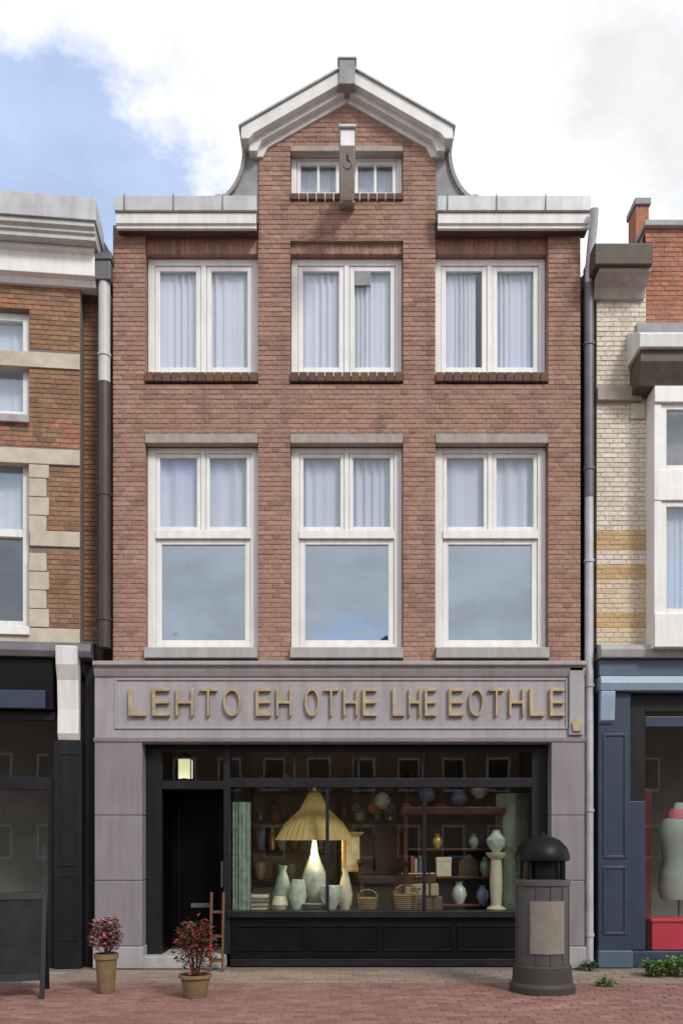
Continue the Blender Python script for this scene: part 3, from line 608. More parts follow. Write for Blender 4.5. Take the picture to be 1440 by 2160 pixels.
# black shop front of the left house
ys = -.02
MB().extx([(-.16, Z(1394) + .01), (-.18, Z(1380)), (-.14, Z(1364)), (.1, Z(1350)), (.25, Z(1350)), (.25, Z(1394) + .01)], LW0, lx(196)).build('shop_cornice', 'zinc_dark', lh, .006)
lf = box('shop_fascia', 'black_paint', lh, LW0, lx(118), -.08, .2, Z(1500), Z(1394), bevel=.006)
box('shop_awning_box', 'navy_paint', lh, LW0, lx(104), -.16, -.082, Z(1500), Z(1462), bevel=.01)
con = MB(); con.extx([(-.1, Z(1564)), (-.14, Z(1550)), (-.13, Z(1500)), (-.16, Z(1440)), (-.24, Z(1410)), (-.26, Z(1372)), (0, Z(1366)), (0, Z(1564))], lx(128), lx(171)); con.build('console_bracket', 'cornice_white', lh, .012)
mbp = MB(); mbp.box(lx(120), lx(176), -.1, .25, 0, Z(1566)); lpil = mbp.build('shop_pilaster', 'black_wood', lh, .01, fix=False)
for a, b in ((.35, 1.2), (1.3, 2.75)):
    mb = MB(); frame_ring(mb, lx(130), lx(166), a, b, .03, -.112, -.095); mb.build('pilaster_panel', 'black_wood', lpil, .004, fix=False)
box('shop_return', 'black_wood', lh, lx(177), -.002, .1, .3, 0, Z(1394), bevel=.006)
lj = MB(); lj.box(LW0, lx(119), .0, .1, 0, .42); lj.box(LW0, lx(119), .0, .1, Z(1666), Z(1640)); lj.box(lx(104), lx(119), .002, .1, .42, Z(1640)); lj.box(lx(-20), lx(-8), .002, .1, .42, Z(1640)); lj.box(LW0, lx(119), .001, .1, Z(1520), Z(1501))
lj.build('shop_joinery', 'black_wood', lh, .006, fix=False)
for a, b in ((lx(-8), lx(104)), (lx(-140), lx(-20))):
    pane(lh, a, b, .42, Z(1666), .05, 'glass_shop'); pane(lh, a, b, Z(1640), Z(1520), .05, 'glass_shop')
box('shop_floor', 'floor_wood', lh, LW0, -.25, .12, 5, .1, .38, bevel=0); box('shop_back_wall', 'plaster_dark', lh, LW0, -.25, 2.2, 2.3, .38, Z(1400), bevel=0)

# ================================================================== NEIGHBOUR ON THE RIGHT
RPX = X(1258)
rh = thing('cream_house', 'cream and tan banded brick house at the right edge with navy shopfront', 'building', (RPX, .0, 0))
def rx(p): return X(p) - RPX
RW1 = rx(1900)
wl = MB(); wl.box(.004, rx(1362), .008, .3, Z(1376), Z(590)); rwall = wl.build('wall', 'mortar_pale', rh, fix=False)
def rmat(z):
    p = 2040 - z * PPM
    if 1122 < p < 1156 or 1186 < p < 1222 or 1290 < p < 1322: return 'brick_tan'
    if p > 1224: return 'brick_sand'
    return 'brick_cream'
lay_bricks(rwall, courses(lambda z: [(0, rx(1362))], Z(1374), Z(600), 0, rmat, .05), .1, 300)
box('string_course', 'lintel_stone', rh, -.005, rx(1350), -.07, .12, Z(848), Z(818), bevel=.01)
for p in (850,): box('tan_block', 'stone_band', rh, rx(1328), rx(1358), -.03, .05, Z(884), Z(852), bevel=.006)
# dark timber eaves
MB().extx([(-.34, Z(560, -.3)), (-.36, Z(520, -.3)), (-.3, Z(512, -.3)), (.2, Z(512, -.3)), (.2, Z(560, -.3))], -.12, rx(1356)).build('gutter', 'dark_timber', rh, .008)
MB().extx([(-.28, Z(560, -.3) - .002), (-.28, Z(560, -.3) - .05), (-.1, Z(560, -.3) - .14), (-.05, Z(560, -.3) - .25), (.1, Z(560, -.3) - .25), (.1, Z(560, -.3) - .002)], -.05, rx(1356)).build('eaves_mould', 'lintel_stone', rh, .006)
MB().extx([(.2, Z(540)), (3.6, Z(540) + 1.4), (7, Z(540))], .0, rx(1356)).build('roof', 'roof_tile', rh)
ch = MB().box(rx(1374), rx(1404), .6, .9, Z(520), Z(432, .6)).build('chimney', 'brick_orange', rh, .01, fix=False); MB().box(rx(1371), rx(1407), .57, .93, Z(432, .6), Z(418, .6)).build('chimney_cap', 'claw_stone', ch, .01, fix=False)
box('side_wall', 'brick_dark', rh, .0, .2, .31, 7, 0, Z(560), bevel=0)
# red brick wing further right
wl = MB(); wl.box(rx(1362), RW1, .028, .3, Z(1376), Z(478)); wing = wl.build('wing_wall', 'mortar', rh, fix=False)
lay_bricks(wing, courses(lambda z: [(rx(1362), RW1)], Z(712), Z(478), .02, 'brick_orange', .1), .1, 150)
box('wing_coping', 'sill_stone', rh, rx(1358), RW1, -.04, .34, Z(478), Z(466), bevel=.008)
box('wing_string', 'claw_stone', rh, rx(1340), RW1, -.05, .1, Z(712), Z(684), bevel=.01)
# white bay with its dark soffit
yb = -.30
MB().extx([(yb - .16, Z(746, yb)), (yb - .18, Z(720, yb)), (yb - .14, Z(714, yb)), (.02, Z(700)), (.02, Z(746, yb))], rx(1322), RW1).build('bay_cornice', 'cornice_white', rh, .008)
MB().extx([(yb - .1, Z(746, yb) - .002), (yb - .1, Z(770, yb)), (yb + .02, Z(812, yb)), (.02, Z(812, yb)), (.02, Z(746, yb) - .002)], rx(1328), RW1).build('bay_soffit', 'dark_timber', rh, .006)
bx0 = rx(1362, ) * 1.0
bay = MB(); bay.box(bx0 - .003, RW1, yb - .02, .019, Z(848, yb), Z(814, yb)); bay.box(bx0 - .003, RW1, yb - .02, .019, Z(1376), Z(1294, yb)); bay.box(bx0 - .004, RW1, yb, .018, Z(1054, yb), Z(990, yb)); bay.box(bx0, bx0 + .09, yb + .01, .017, Z(1294, yb), Z(848, yb)); bay.box(rx(1500), rx(1520), yb + .01, .016, Z(1294, yb), Z(848, yb))
bayo = bay.build('bay', 'white_paint', rh, .006, fix=False)
for z0, z1 in ((Z(990, yb), Z(848, yb)), (Z(1294, yb), Z(1054, yb))):
    mb = MB(); frame_ring(mb, bx0 + .092, rx(1499), z0 + .002, z1 - .002, .07, yb + .03, yb + .09); s_ = mb.build('bay_sash', 'white_paint', bayo, .006, fix=False)
    pane(bayo, bx0 + .16, rx(1499) - .07, z0 + .07, z1 - .07, yb + .06, 'glass_side')
for z0, z1 in ((Z(990, yb), Z(848, yb)), (Z(1294, yb), Z(1054, yb))):
    mb = MB(); frame_ring(mb, rx(1521), RW1, z0 + .002, z1 - .002, .07, yb + .03, yb + .09); mb.build('bay_sash', 'white_paint', bayo, .006, fix=False)
    pane(bayo, rx(1521) + .07, RW1 - .07, z0 + .07, z1 - .07, yb + .06, 'glass_side')
curtain('net_curtain', 'net_curtain', bayo, rx(1522), RW1 - .05, yb + .16, Z(1290, yb), Z(1060, yb), 14, .012)
curtain('net_curtain', 'net_curtain', bayo, bx0 + .1, rx(1499), yb + .16, Z(1290, yb), Z(1060, yb), 9, .012)
MB().extx([(-.18, Z(1392)), (-.2, Z(1376)), (-.16, Z(1366)), (.0, Z(1358)), (.15, Z(1358)), (.15, Z(1392))], .0, RW1).build('shop_cornice', 'sill_stone', rh, .006)
# navy shop front
box('shop_fascia', 'slate_blue', rh, .004, RW1, -.10, .2, Z(1428), Z(1394), bevel=.006)
fr = MB(); fr.extx([(-.14, Z(1460)), (-.17, Z(1445)), (-.15, Z(1430)), (.1, Z(1430)), (.1, Z(1460))], .004, RW1); fr.build('shop_moulding', 'pale_blue', rh, .008)
MB().extx([(-.02, Z(1530)), (-.12, Z(1522)), (-.15, Z(1470)), (-.15, Z(1461)), (.05, Z(1461)), (.05, Z(1530))], .01, rx(1290)).build('console_bracket', 'pale_blue', rh, .01)
pl = MB().box(.004, rx(1326), -.06, .3, 0, Z(1461)).build('shop_pilaster', 'navy_paint', rh, .01, fix=False)
for a, b in ((.42, 1.3), (1.4, 3.0)):
    mb = MB(); frame_ring(mb, rx(1268), rx(1318), a, b, .035, -.074, -.055); mb.build('pilaster_panel', 'navy_paint', pl, .005, fix=False)
box('pilaster_base', 'slate_blue', pl, .0, rx(1330), -.085, .25, 0, .22, bevel=.01)
box('window_frame', 'navy_paint', rh, rx(1326) + .003, rx(1362), .02, .12, .22, Z(1690), bevel=.006); box('window_frame', 'black_wood', rh, rx(1326) + .003, rx(1362), .03, .12, Z(1690), Z(1462), bevel=.006)
box('window_head', 'black_wood', rh, rx(1362), RW1, .03, .12, Z(1500), Z(1462), bevel=.006); box('window_transom', 'navy_paint', rh, rx(1362), RW1, .025, .12, Z(1532), Z(1510), bevel=.006)
box('stall_riser', 'navy_paint', rh, rx(1326) + .003, RW1, .0, .15, .0, .2, bevel=.006)
pane(rh, rx(1362), RW1, .21, Z(1532), .07, 'glass_shop')
box('shop_back_wall', 'plaster_dark', rh, .2, RW1, 2.4, 2.5, .1, Z(1400), bevel=0); box('shop_floor', 'floor_wood', rh, .2, RW1, .13, 2.4, .05, .19, bevel=0); box('shop_ceiling', 'plaster_dark', rh, .2, RW1, .13, 2.4, Z(1462), Z(1450), bevel=0)
mat('dark_red', (.10, .014, .014), .8, var=.2)
box('window_drape', 'dark_red', rh, rx(1366), rx(1392), .3, .36, .2, Z(1660), bevel=.01)

# ================================================================== HOUSES ACROSS THE STREET (they stand behind the camera and show in the glass)
def far_house(x0, x1, h, m, label, roofm):
    y = -27.0
    t = thing('street_house', label, 'building', ((x0 + x1) / 2, y, 0), group='houses across the street'); hw = (x1 - x0) / 2
    MB().box(-hw + .02, hw - .02, -7, 0, 0, h).build('wall', m, t, fix=False)
    MB().prism([(-hw, h), (hw, h), (0, h + hw * .75)], -7.05, .05).build('roof', roofm, t)
    n = max(2, int(hw * 2 / 2)); st = hw * 2 / n
    for k in range(int(h / 3)):
        for i in range(n):
            w_ = box('window', 'white_paint', t, -hw + st * (i + .25), -hw + st * (i + .75), .0, .06, k * 3 + .9, k * 3 + 2.4, bevel=0)
            box('pane', 'door_black', w_, -hw + st * (i + .29), -hw + st * (i + .71), .061, .066, k * 3 + 1.0, k * 3 + 2.3, bevel=0)
fx = -42
for i, (wd, h, m, rm, lb) in enumerate([(9, 6.5, 'brick_brown', 'roof_tile', 'brown brick house across the street, slate roof'), (11, 7.2, 'brick_dark', 'roof_red', 'dark brick house across the street, wide red roof'), (8, 6.2, 'brick_brown', 'roof_red', 'narrow brown brick house across the street, red roof'),
        (10, 6.8, 'brick_dark', 'roof_tile', 'dark brick house across the street, slate roof'), (12, 6.4, 'brick_brown', 'roof_tile', 'widest brown brick house across the street'), (9, 7.0, 'brick_dark', 'roof_red', 'dark brick house across the street, tall red roof'), (12, 6.6, 'brick_dark', 'roof_tile', 'last dark brick house across the street'), (12, 6.6, 'brick_brown', 'roof_red', 'brown brick house at the far end across the street')]):
    far_house(fx, fx + wd, h, m, lb, rm); fx += wd

# ================================================================== GOODS IN THE MIDDLE SHOP WINDOW
mat('brass', (.62, .40, .13), .4, .55, var=.15, vscale=9); mat('shade_gold', (.40, .27, .10), .7, var=.12, vscale=12, emit=(1, .62, .16), estr=.04)
mat('linen_grey', (.16, .155, .16), .9, var=.1); mat('leather_brown', (.11, .05, .025), .5, var=.2); mat('bulb', (1, .9, .6), .5, emit=(1, .85, .5), estr=6); mat('lantern_glass', (.9, .88, .6), .4, emit=(1, .95, .55), estr=.55)
mat('ceramic_pale', (.42, .45, .40), .15, var=.3, vscale=16); mat('ceramic_green', (.22, .27, .23), .18, var=.35, vscale=14); mat('ceramic_cream', (.55, .48, .36), .4, var=.12, vscale=9)
mat('mahogany', (.085, .028, .016), .35, var=.3, vscale=9); mat('walnut', (.05, .03, .018), .4, var=.3, vscale=9); mat('book_blue', (.07, .09, .16), .6); mat('book_tan', (.36, .26, .16), .7); mat('book_red', (.25, .04, .03), .6)
mat('blue_glass', (.20, .22, .36), .15, var=.1); mat('screen_green', (.33, .38, .30), .7, var=.15, vscale=5); mat('velvet', (.03, .015, .012), .8)
yd = .62; DZ = Z(1930) + .002
def gx(p, y=yd): return X(p, y)
def gz(p, y=yd): return Z(p, y)
# lamp with a wide gilt cone shade on a pale body
t = thing('table_lamp', 'big table lamp with a wide gold cone shade behind the shop window', 'lamp', (gx(663), yd, DZ))
def rel(p): return gz(p) - DZ
MB().lathe([(.16, 0), (.17, .03), (.07, .08), (.14, .25), (.19, .42), (.13, .58), (.05, rel(1800)), (.03, rel(1772))], n=24).build('lamp_body', 'ceramic_pale', t, smooth=True)
sh = MB()
for k in range(72):
    a, b = 2 * math.pi * k / 72, 2 * math.pi * (k + 1) / 72; f0, f1 = (1, .955) if k % 2 else (.955, 1)
    for (r0, z0), (r1, z1) in (((.54, rel(1772)), (.40, rel(1736))), ((.40, rel(1736)), (.20, rel(1708))), ((.20, rel(1708)), (.08, rel(1672)))):
        sh.quad((f0 * r0 * math.cos(a), f0 * r0 * math.sin(a) * .6, z0), (f1 * r0 * math.cos(b), f1 * r0 * math.sin(b) * .6, z0), (f1 * r1 * math.cos(b), f1 * r1 * math.sin(b) * .6, z1), (f0 * r1 * math.cos(a), f0 * r1 * math.sin(a) * .6, z1))
sh.build('lamp_shade', 'shade_gold', t, fix=False)
MB().lathe([(.0, rel(1772)), (.04, rel(1768)), (.05, rel(1755)), (.02, rel(1742)), (0, rel(1740))], n=12).build('bulb', 'bulb', t, smooth=True)
MB().lathe([(.08, rel(1672)), (.03, rel(1668)), (.035, rel(1660)), (.0, rel(1652))], n=14).build('finial', 'brass', t, smooth=True)
pl_ = bpy.data.lights.new('lamp_light', 'POINT'); pl_.energy = 18; pl_.color = (1, .78, .45); pl_.shadow_soft_size = .08; po = bpy.data.objects.new('lamp_light', pl_); C.objects.link(po); po.parent = t; po.location = (0, -.1, rel(1790))
def vase(px_, h, r, m, label, y=yd - .1, kind=0):
    prof = [[(r * .55, 0), (r * .9, h * .2), (r, h * .4), (r * .6, h * .75), (r * .35, h * .88), (r * .5, h), (r * .42, h), (r * .3, h * .9)],
            [(r * .5, 0), (r, h * .5), (r * .85, h * .8), (r * .7, h), (r * .6, h), (r * .7, h * .8)],
            [(r * .3, 0), (r * .35, h * .1), (r * .95, h * .55), (r, h * .95), (r * .92, h), (r * .85, h * .9)]][kind]
    o = MB().lathe(prof, n=22).build('vase', m, None, smooth=True); o.location = (gx(px_, y), y, DZ); return tag(o, label, 'vase', 'vases in the shop window')
vase(596, .62, .13, 'ceramic_green', 'tall green grey vase left of the gold lamp'); vase(628, .44, .12, 'ceramic_pale', 'round pale vase just left of the gold lamp foot', yd - .28, 1)
vase(698, .36, .15, 'ceramic_pale', 'wide pale bowl vase just right of the gold lamp foot', yd - .3, 2); vase(728, .58, .10, 'ceramic_cream', 'slim cream vase right of the gold lamp', yd - .05); vase(590, .22, .11, 'ceramic_cream', 'low cream pot at the left end of the vases', yd - .32, 1)
o = MB(); 
for k in range(7): o.lathe([(.10, k * .018), (.16, k * .018 + .012), (.165, k * .018 + .016), (.09, k * .018 + .01)], n=22)
o = tag(o.build('plate_stack', 'ceramic_pale', None, smooth=True), 'stack of pale plates in front of the gold lamp', 'plates'); o.location = (gx(664, .28), .28, DZ)
# dark armchair
t = thing('armchair', 'dark walnut armchair in the middle of the shop window', 'chair', (gx(806), .75, DZ))
for sx in (-.3, .26):
    for sy in (-.22, .2): MB().box(sx, sx + .045, sy, sy + .045, 0, .38).build('leg', 'walnut', t, .006, fix=False)
MB().box(-.3, .305, -.24, .25, .36, .48).build('seat', 'velvet', t, .03, fix=False)
MB().prism([(-.3, .48), (.305, .48), (.31, 1.02), (.2, 1.16), (.0, 1.2), (-.2, 1.16), (-.305, 1.02)], .17, .25).build('backrest', 'velvet', t, .02)
for sx in (-.34, .285): MB().extx([(-.24, .62), (.18, .64), (.18, .70), (-.22, .69), (-.28, .66)], sx, sx + .06).build('armrest', 'walnut', t, .01); 
for sx in (-.33, .295): MB().box(sx, sx + .04, -.2, -.16, .4, .63).build('arm_post', 'walnut', t, .006, fix=False)
# mahogany open shelf with goods
t = thing('display_shelf', 'open mahogany display shelf on the right of the shop window', 'shelf', (gx(955), .8, DZ)); w2 = .66; hs = gz(1712, .8) - DZ
for sx in (-w2, w2 - .05): MB().box(sx, sx + .05, -.18, .18, 0, hs - .05).build('side_panel', 'mahogany', t, .006, fix=False)
for z in (.06, .44, .82): MB().box(-w2 + .051, w2 - .051, -.17, .17, z, z + .03).build('shelf_board', 'mahogany', t, .004, fix=False)
MB().box(-w2 - .04, w2 + .04, -.22, .2, hs - .05, hs + .06).build('cornice', 'mahogany', t, .015, fix=False)
MB().box(-w2 + .05, w2 - .05, .181, .19, 0, hs - .06).build('back_panel', 'walnut', t, 0, fix=False)
def onshelf(name, m, label, cat, dx_, z, build, group=None):
    o = build().build(name, m, None, .004, smooth=False); o.location = (gx(955) + dx_, .74, DZ + z); return tag(o, label, cat, group)
for k, (dx_, h, m, lb) in enumerate([(-.55, .27, 'book_red', 'red book at the left of the mahogany shelf'), (-.50, .24, 'book_tan', 'tan book beside the red book on the shelf'), (-.44, .28, 'book_blue', 'blue book third from the left on the shelf'), (-.38, .23, 'book_red', 'low red book fourth from the left on the shelf')]):
    onshelf('book', m, lb, 'book', dx_, .471, lambda h=h: MB().box(-.022, .022, -.09, .09, 0, h), 'books on the mahogany shelf')
onshelf('box', 'ceramic_cream', 'cream box standing on the mahogany shelf', 'box', -.12, .471, lambda: MB().box(-.1, .1, -.1, .08, 0, .24).box(-.105, .105, -.105, .085, .2, .26))
onshelf('mantel_clock', 'walnut', 'dark wooden clock on the mahogany shelf', 'clock', .22, .471, lambda: MB().prism([(-.14, 0), (.14, 0), (.13, .2), (.0, .3), (-.13, .2)], -.07, .07))
for dx_, h, m, lb, z in ((.46, .26, 'ceramic_green', 'small green vase at the right of the mahogany shelf', .471), (-.35, .26, 'blue_glass', 'blue glass vase on the lowest mahogany shelf', .091), (.1, .3, 'ceramic_pale', 'pale vase on the lowest mahogany shelf', .091), (.42, .25, 'blue_glass', 'dark blue vase at the lower right of the shelf', .091), (-.2, .2, 'brass', 'brass jar on the upper mahogany shelf', .851), (.3, .2, 'ceramic_green', 'green jar on the upper mahogany shelf', .851)):
    r_ = h * .36; o = MB().lathe([(r_ * .5, 0), (r_, h * .4), (r_ * .8, h * .7), (r_ * .4, h * .85), (r_ * .5, h)], n=18).build('vase', m, None, smooth=True); o.location = (gx(955) + dx_, .74, DZ + z); tag(o, lb, 'vase', 'vases in the shop window')
# easel with a framed picture, baskets, a pedestal and a hanging rail of pans
mat('screen_green', (.33, .38, .30), .7, var=.15, vscale=5); mat('canvas', (.45, .38, .28), .8, var=.35, vscale=11, dirt=.6, dirtcol=(.12, .14, .16)); mat('wicker', (.22, .13, .06), .85, var=.35, vscale=40, bump=.5, bscale=90); mat('copper', (.45, .17, .08), .35, .7, var=.2)
t = thing('picture_easel', 'framed tan picture on a wooden easel between the gold lamp and the armchair', 'easel', (gx(757, .85), .95, DZ))
for a, b in (((-.22, -.05, 0), (-.03, .1, 1.25)), ((.22, -.05, 0), (.03, .1, 1.25)), ((0, .35, 0), (0, .1, 1.2))): MB().tube([a, b], .014, 8).build('leg', 'walnut', t)
fr_ = MB(); frame_ring(fr_, -.24, .24, .52, 1.08, .05, -.03, .01); fr_ = fr_.build('frame', 'brass', t, .01, fix=False); MB().box(-.19, .19, -.012, .005, .57, 1.03).build('canvas', 'canvas', fr_, fix=False)
def basket(px_, y, z, r_, h, label):
    b = MB(); n = 9
    for k in range(n): z0 = h * k / n; q = r_ * (.8 + .2 * k / n); b.lathe([(q, z0), (q + .012, z0 + h / n * .5), (q, z0 + h / n)], n=20)
    t = thing('basket', label, 'basket', (gx(px_, y), y, z), group='wicker baskets in the shop window'); b.build('weave', 'wicker', t, smooth=True); a_ = MB(); a_.tube([(r_ * math.cos(q), 0, h + r_ * .8 * math.sin(q)) for q in [i * math.pi / 10 for i in range(11)]], .012, 7).build('handle', 'wicker', t)
basket(775, .38, DZ, .13, .2, 'small wicker basket in front of the armchair'); basket(856, .40, DZ, .16, .24, 'larger wicker basket left of the mahogany shelf')
t = thing('pedestal', 'cream turned pedestal between mahogany shelf and folding screen', 'pedestal', (gx(1046, .42), .42, DZ)); MB().lathe([(.13, 0), (.13, .05), (.07, .09), (.085, .4), (.07, .7), (.13, .76), (.14, .80)], n=22).build('column', 'ceramic_cream', t, smooth=True)
o = tag(MB().lathe([(.05, 0), (.12, .1), (.13, .17), (.07, .24), (.05, .28), (.06, .30)], n=20).build('urn', 'ceramic_pale', None, smooth=True), 'pale urn standing on the cream pedestal', 'vase'); o.location = (gx(1046, .42), .42, DZ + .801)
t = thing('pan_rail', 'row of copper pans hanging from a rail high in the shop window', 'pans', (gx(840, 1.2), 1.2, gz(1672, 1.2)))
MB().tube([(-.75, 0, .12), (.75, 0, .12)], .012, 8).build('rail', 'zinc_dark', t)
for sx in (-.7, .7): MB().tube([(sx, 0, .12), (sx, 0, BASE - .23 - gz(1672, 1.2))], .008, 6).build('hanger', 'zinc_dark', t)
for k in range(6):
    x_ = -.6 + k * .24; r_ = .07 + .012 * (k % 3); p_ = MB(); p_.lathe([(r_ * .9, 0), (r_, .05), (r_ * 1.04, .05), (r_ * .88, .005)], n=18); p_.v = [(a + x_, c - .03, b - r_ - .14) for a, b, c in p_.v]; p_.tube([(x_, 0, -.14), (x_, 0, .1)], .008, 6); p_.build('pan', 'copper' if k % 2 else 'zinc_dark', t, smooth=True)
# suitcases, folded cloth and a back wall shelf of jars
for k, (w_, h_, m_, lb) in enumerate([(.34, .2, 'leather_brown', 'large brown suitcase at the bottom of the stack by the armchair'), (.30, .17, 'book_tan', 'tan suitcase in the middle of the stack by the armchair'), (.25, .15, 'mahogany', 'small red brown suitcase on top of the stack by the armchair')]):
    z_ = DZ + (0, .202, .374)[k]; t = thing('suitcase', lb, 'suitcase', (gx(878, .72), .72, z_), rad((4, -5, 8)[k]), 'suitcases stacked in the shop window')
    MB().box(-w_, w_, -.12, .12, 0, h_).build('case', m_, t, .02, fix=False)
    for sx in (-.6, .6): MB().box(sx * w_ - .015, sx * w_ + .015, -.125, .125, -.0, h_ + .0015).build('strap', 'walnut', t, fix=False)
    MB().tube([(-.06, -.12, h_ * .6), (-.05, -.15, h_ * .6), (.05, -.15, h_ * .6), (.06, -.12, h_ * .6)], .008, 6).build('handle', 'walnut', t)
for k, (m_, lb) in enumerate([('screen_green', 'green folded cloth at the bottom of the pile near the left curtain'), ('book_tan', 'tan folded cloth in the pile near the left curtain'), ('linen_grey', 'grey folded cloth in the pile near the left curtain'), ('ceramic_cream', 'cream folded cloth on top of the pile near the left curtain')]):
    o = tag(MB().box(-.14, .14, -.1, .1, 0, .055).build('folded_cloth', m_, None, .022, fix=False), lb, 'cloth', 'folded cloths in the shop window'); o.location = (gx(546, .6), .6, DZ + k * .057); o.rotation_euler = (0, 0, R.uniform(-.1, .1))
t = thing('wall_shelf', 'long wooden shelves of jars on the back wall of the shop', 'shelf', (gx(800, 2.3), 2.3, .1))
for z in (.9, 1.35, 1.8, 2.25): MB().box(-2.0, 2.0, -.14, .14, z, z + .03).build('shelf_board', 'walnut', t, .004, fix=False)
for x_ in (-2.0, -.68, .66, 1.97): MB().box(x_ - .02, x_ + .02, -.13, .15, 0, 2.5).build('upright', 'walnut', t, .004, fix=False)
for z in (.93, 1.38, 1.83, 2.28):
    x_ = -1.85
    while x_ < 1.85:
        h = R.uniform(.16, .34); r_ = R.uniform(.05, .1); pr = R.choice([[(.6, 0), (1, .4), (.7, .75), (.4, .85), (.5, 1)], [(.9, 0), (1, .1), (1, .75), (.6, .85), (.65, 1)], [(.4, 0), (.8, .3), (1, .7), (.9, 1)]])
        if min(abs(x_ - u) for u in (-.68, .66)) > .13:
            j_ = MB().lathe([(a * r_, b * h) for a, b in pr], x_, -.02, 14).build('jar', R.choice(['ceramic_pale', 'ceramic_green', 'ceramic_cream', 'blue_glass', 'brass', 'copper', 'wicker']), t, smooth=True); j_.location.z = z + .001
        x_ += r_ + R.uniform(.08, .2)
# folding screen at the right end
t = thing('folding_screen', 'pale green folding screen at the right end of the shop window', 'screen', (gx(1092, .5), .62, DZ)); hs = gz(1672, .5) - DZ
for k, (x0, y0, x1, y1) in enumerate(((-.25, .1, -.02, -.08), (-.015, -.08, .2, .1))):
    d = Vector((x1 - x0, y1 - y0, 0)); n_ = Vector((-d.y, d.x, 0)).normalized() * .02
    def leaf(inset, th, z0, z1): a = Vector((x0, y0, 0)) + d * inset; b = Vector((x1, y1, 0)) - d * inset; q = n_ * th; return MB().extz([(a.x - q.x, a.y - q.y), (b.x - q.x, b.y - q.y), (b.x + q.x, b.y + q.y), (a.x + q.x, a.y + q.y)], z0, z1)
    lf_ = leaf(0, .6, 0, hs).build('leaf_frame', 'ceramic_green', t, .006); leaf(.14, .8, .1, hs * .48).build('panel', 'screen_green', lf_, .003); leaf(.14, .8, hs * .54, hs - .08).build('panel', 'screen_green', lf_, .003)
# hanging glass lamps and the lantern over the door
for p, zt_, m, lb in ((806, 1690, 'ceramic_pale', 'pale globe hanging lamp left of the blue ones'), (900, 1676, 'blue_glass', 'blue glass hanging lamp above the mahogany shelf'), (968, 1684, 'blue_glass', 'second blue glass hanging lamp, nearer the folding screen'), (1010, 1668, 'ceramic_pale', 'pale hanging lamp nearest the folding screen')):
    t = thing('hanging_lamp', lb, 'lamp', (gx(p, .95), .95, gz(zt_, .95)), group='hanging lamps in the shop window'); hh = BASE - .23 - gz(zt_, .95)
    MB().lathe([(.05, -.11), (.11, -.05), (.12, .02), (.08, .09), (.03, .13)], n=18).build('globe', m, t, smooth=True); MB().tube([(0, 0, .1), (0, 0, hh)], .006, 6).build('cord', 'black_paint', t)
t = thing('lantern', 'small lit yellow lantern hanging behind the glass above the door', 'lamp', (gx(391, .3), .3, gz(1650, .3)))
MB().extz([(-.085, -.085), (.085, -.085), (.085, .085), (-.085, .085)], .04, .30).build('lantern_glass', 'lantern_glass', t, .01)
mb = MB()
for sx in (-.09, .078):
    for sy in (-.09, .078): mb.box(sx, sx + .012, sy, sy + .012, .02, .32)
mb.lathe([(.11, .02), (.12, .03), (.12, .045), (.05, .05)], n=4); mb.lathe([(.13, .31), (.05, .37), (.015, .4)], n=4); mb.build('lantern_frame', 'black_paint', t)
MB().tube([(0, 0, .39), (0, 0, Z(1564, .3) - gz(1650, .3))], .008, 6).build('chain', 'black_paint', t)
# curtain at the left jamb
curtain('window_curtain', 'ceramic_green', house, X(486), X(526), .2, Z(1925), Z(1690), 5, .02)

# ================================================================== GOODS IN THE SIDE SHOPS
mat('coat_grey', (.35, .36, .34), .85, var=.1); mat('scarf_pink', (.55, .16, .20), .8); mat('crimson', (.62, .03, .065), .6, var=.1); mat('linen_grey', (.16, .155, .16), .9, var=.1); mat('leather_brown', (.11, .05, .025), .5, var=.2)
def dress_form(x, y, z0, h, m, label, scarf=None):
    t = thing('dress_form', label, 'mannequin', (x, y, z0)); k = h / 1.35
    def ell(prof, sy):
        b = MB(); b.lathe([(r * k, z * k) for r, z in prof], n=22); b.v = [(p[0], p[1] * sy, p[2]) for p in b.v]; return b
    ell([(.17, .45), (.20, .55), (.175, .72), (.15, .82), (.185, .98), (.195, 1.08), (.16, 1.18), (.07, 1.24), (.055, 1.32), (.04, 1.35)], .68).build('torso', m, t, smooth=True)
    MB().tube([(0, 0, .03), (0, 0, .5 * k)], .018, 10).build('stand_pole', 'zinc_dark', t, smooth=True); MB().lathe([(.18, 0), (.18, .015), (.03, .04)], n=20).build('stand_base', 'zinc_dark', t, smooth=True)
    if scarf: ell([(.085, 1.18), (.12, 1.2), (.11, 1.26), (.075, 1.29)], .8).build('scarf', scarf, t, smooth=True)
dress_form(X(1432, .5), .5, .19, 1.95, 'coat_grey', 'dress form in a pale grey coat behind the window of the navy shopfront', 'scarf_pink')
o = tag(MB().box(-.0, 2.0, -.12, .2, 0, .36).box(-.02, 2.02, -.14, .22, .361, .41).build('display_bench', 'crimson', None, .012, fix=False), 'crimson red display bench low in the right shop window', 'bench'); o.location = (X(1364, .3), .235, .205)
dress_form(X(96, .5) , .9, .38, 1.35, 'linen_grey', 'dark grey dress form behind the black shopfront window')
t = thing('stool', 'brown leather stool behind the black shopfront window', 'stool', (X(48, .7), .85, .38))
MB().lathe([(.17, .42), (.2, .45), (.2, .5), (.15, .54)], n=20).build('seat', 'leather_brown', t, smooth=True)
for k in range(4): a = k * math.pi / 2 + .6; MB().tube([(.14 * math.cos(a), .14 * math.sin(a), .43), (.2 * math.cos(a), .2 * math.sin(a), 0)], .014, 8).build('leg', 'walnut', t)

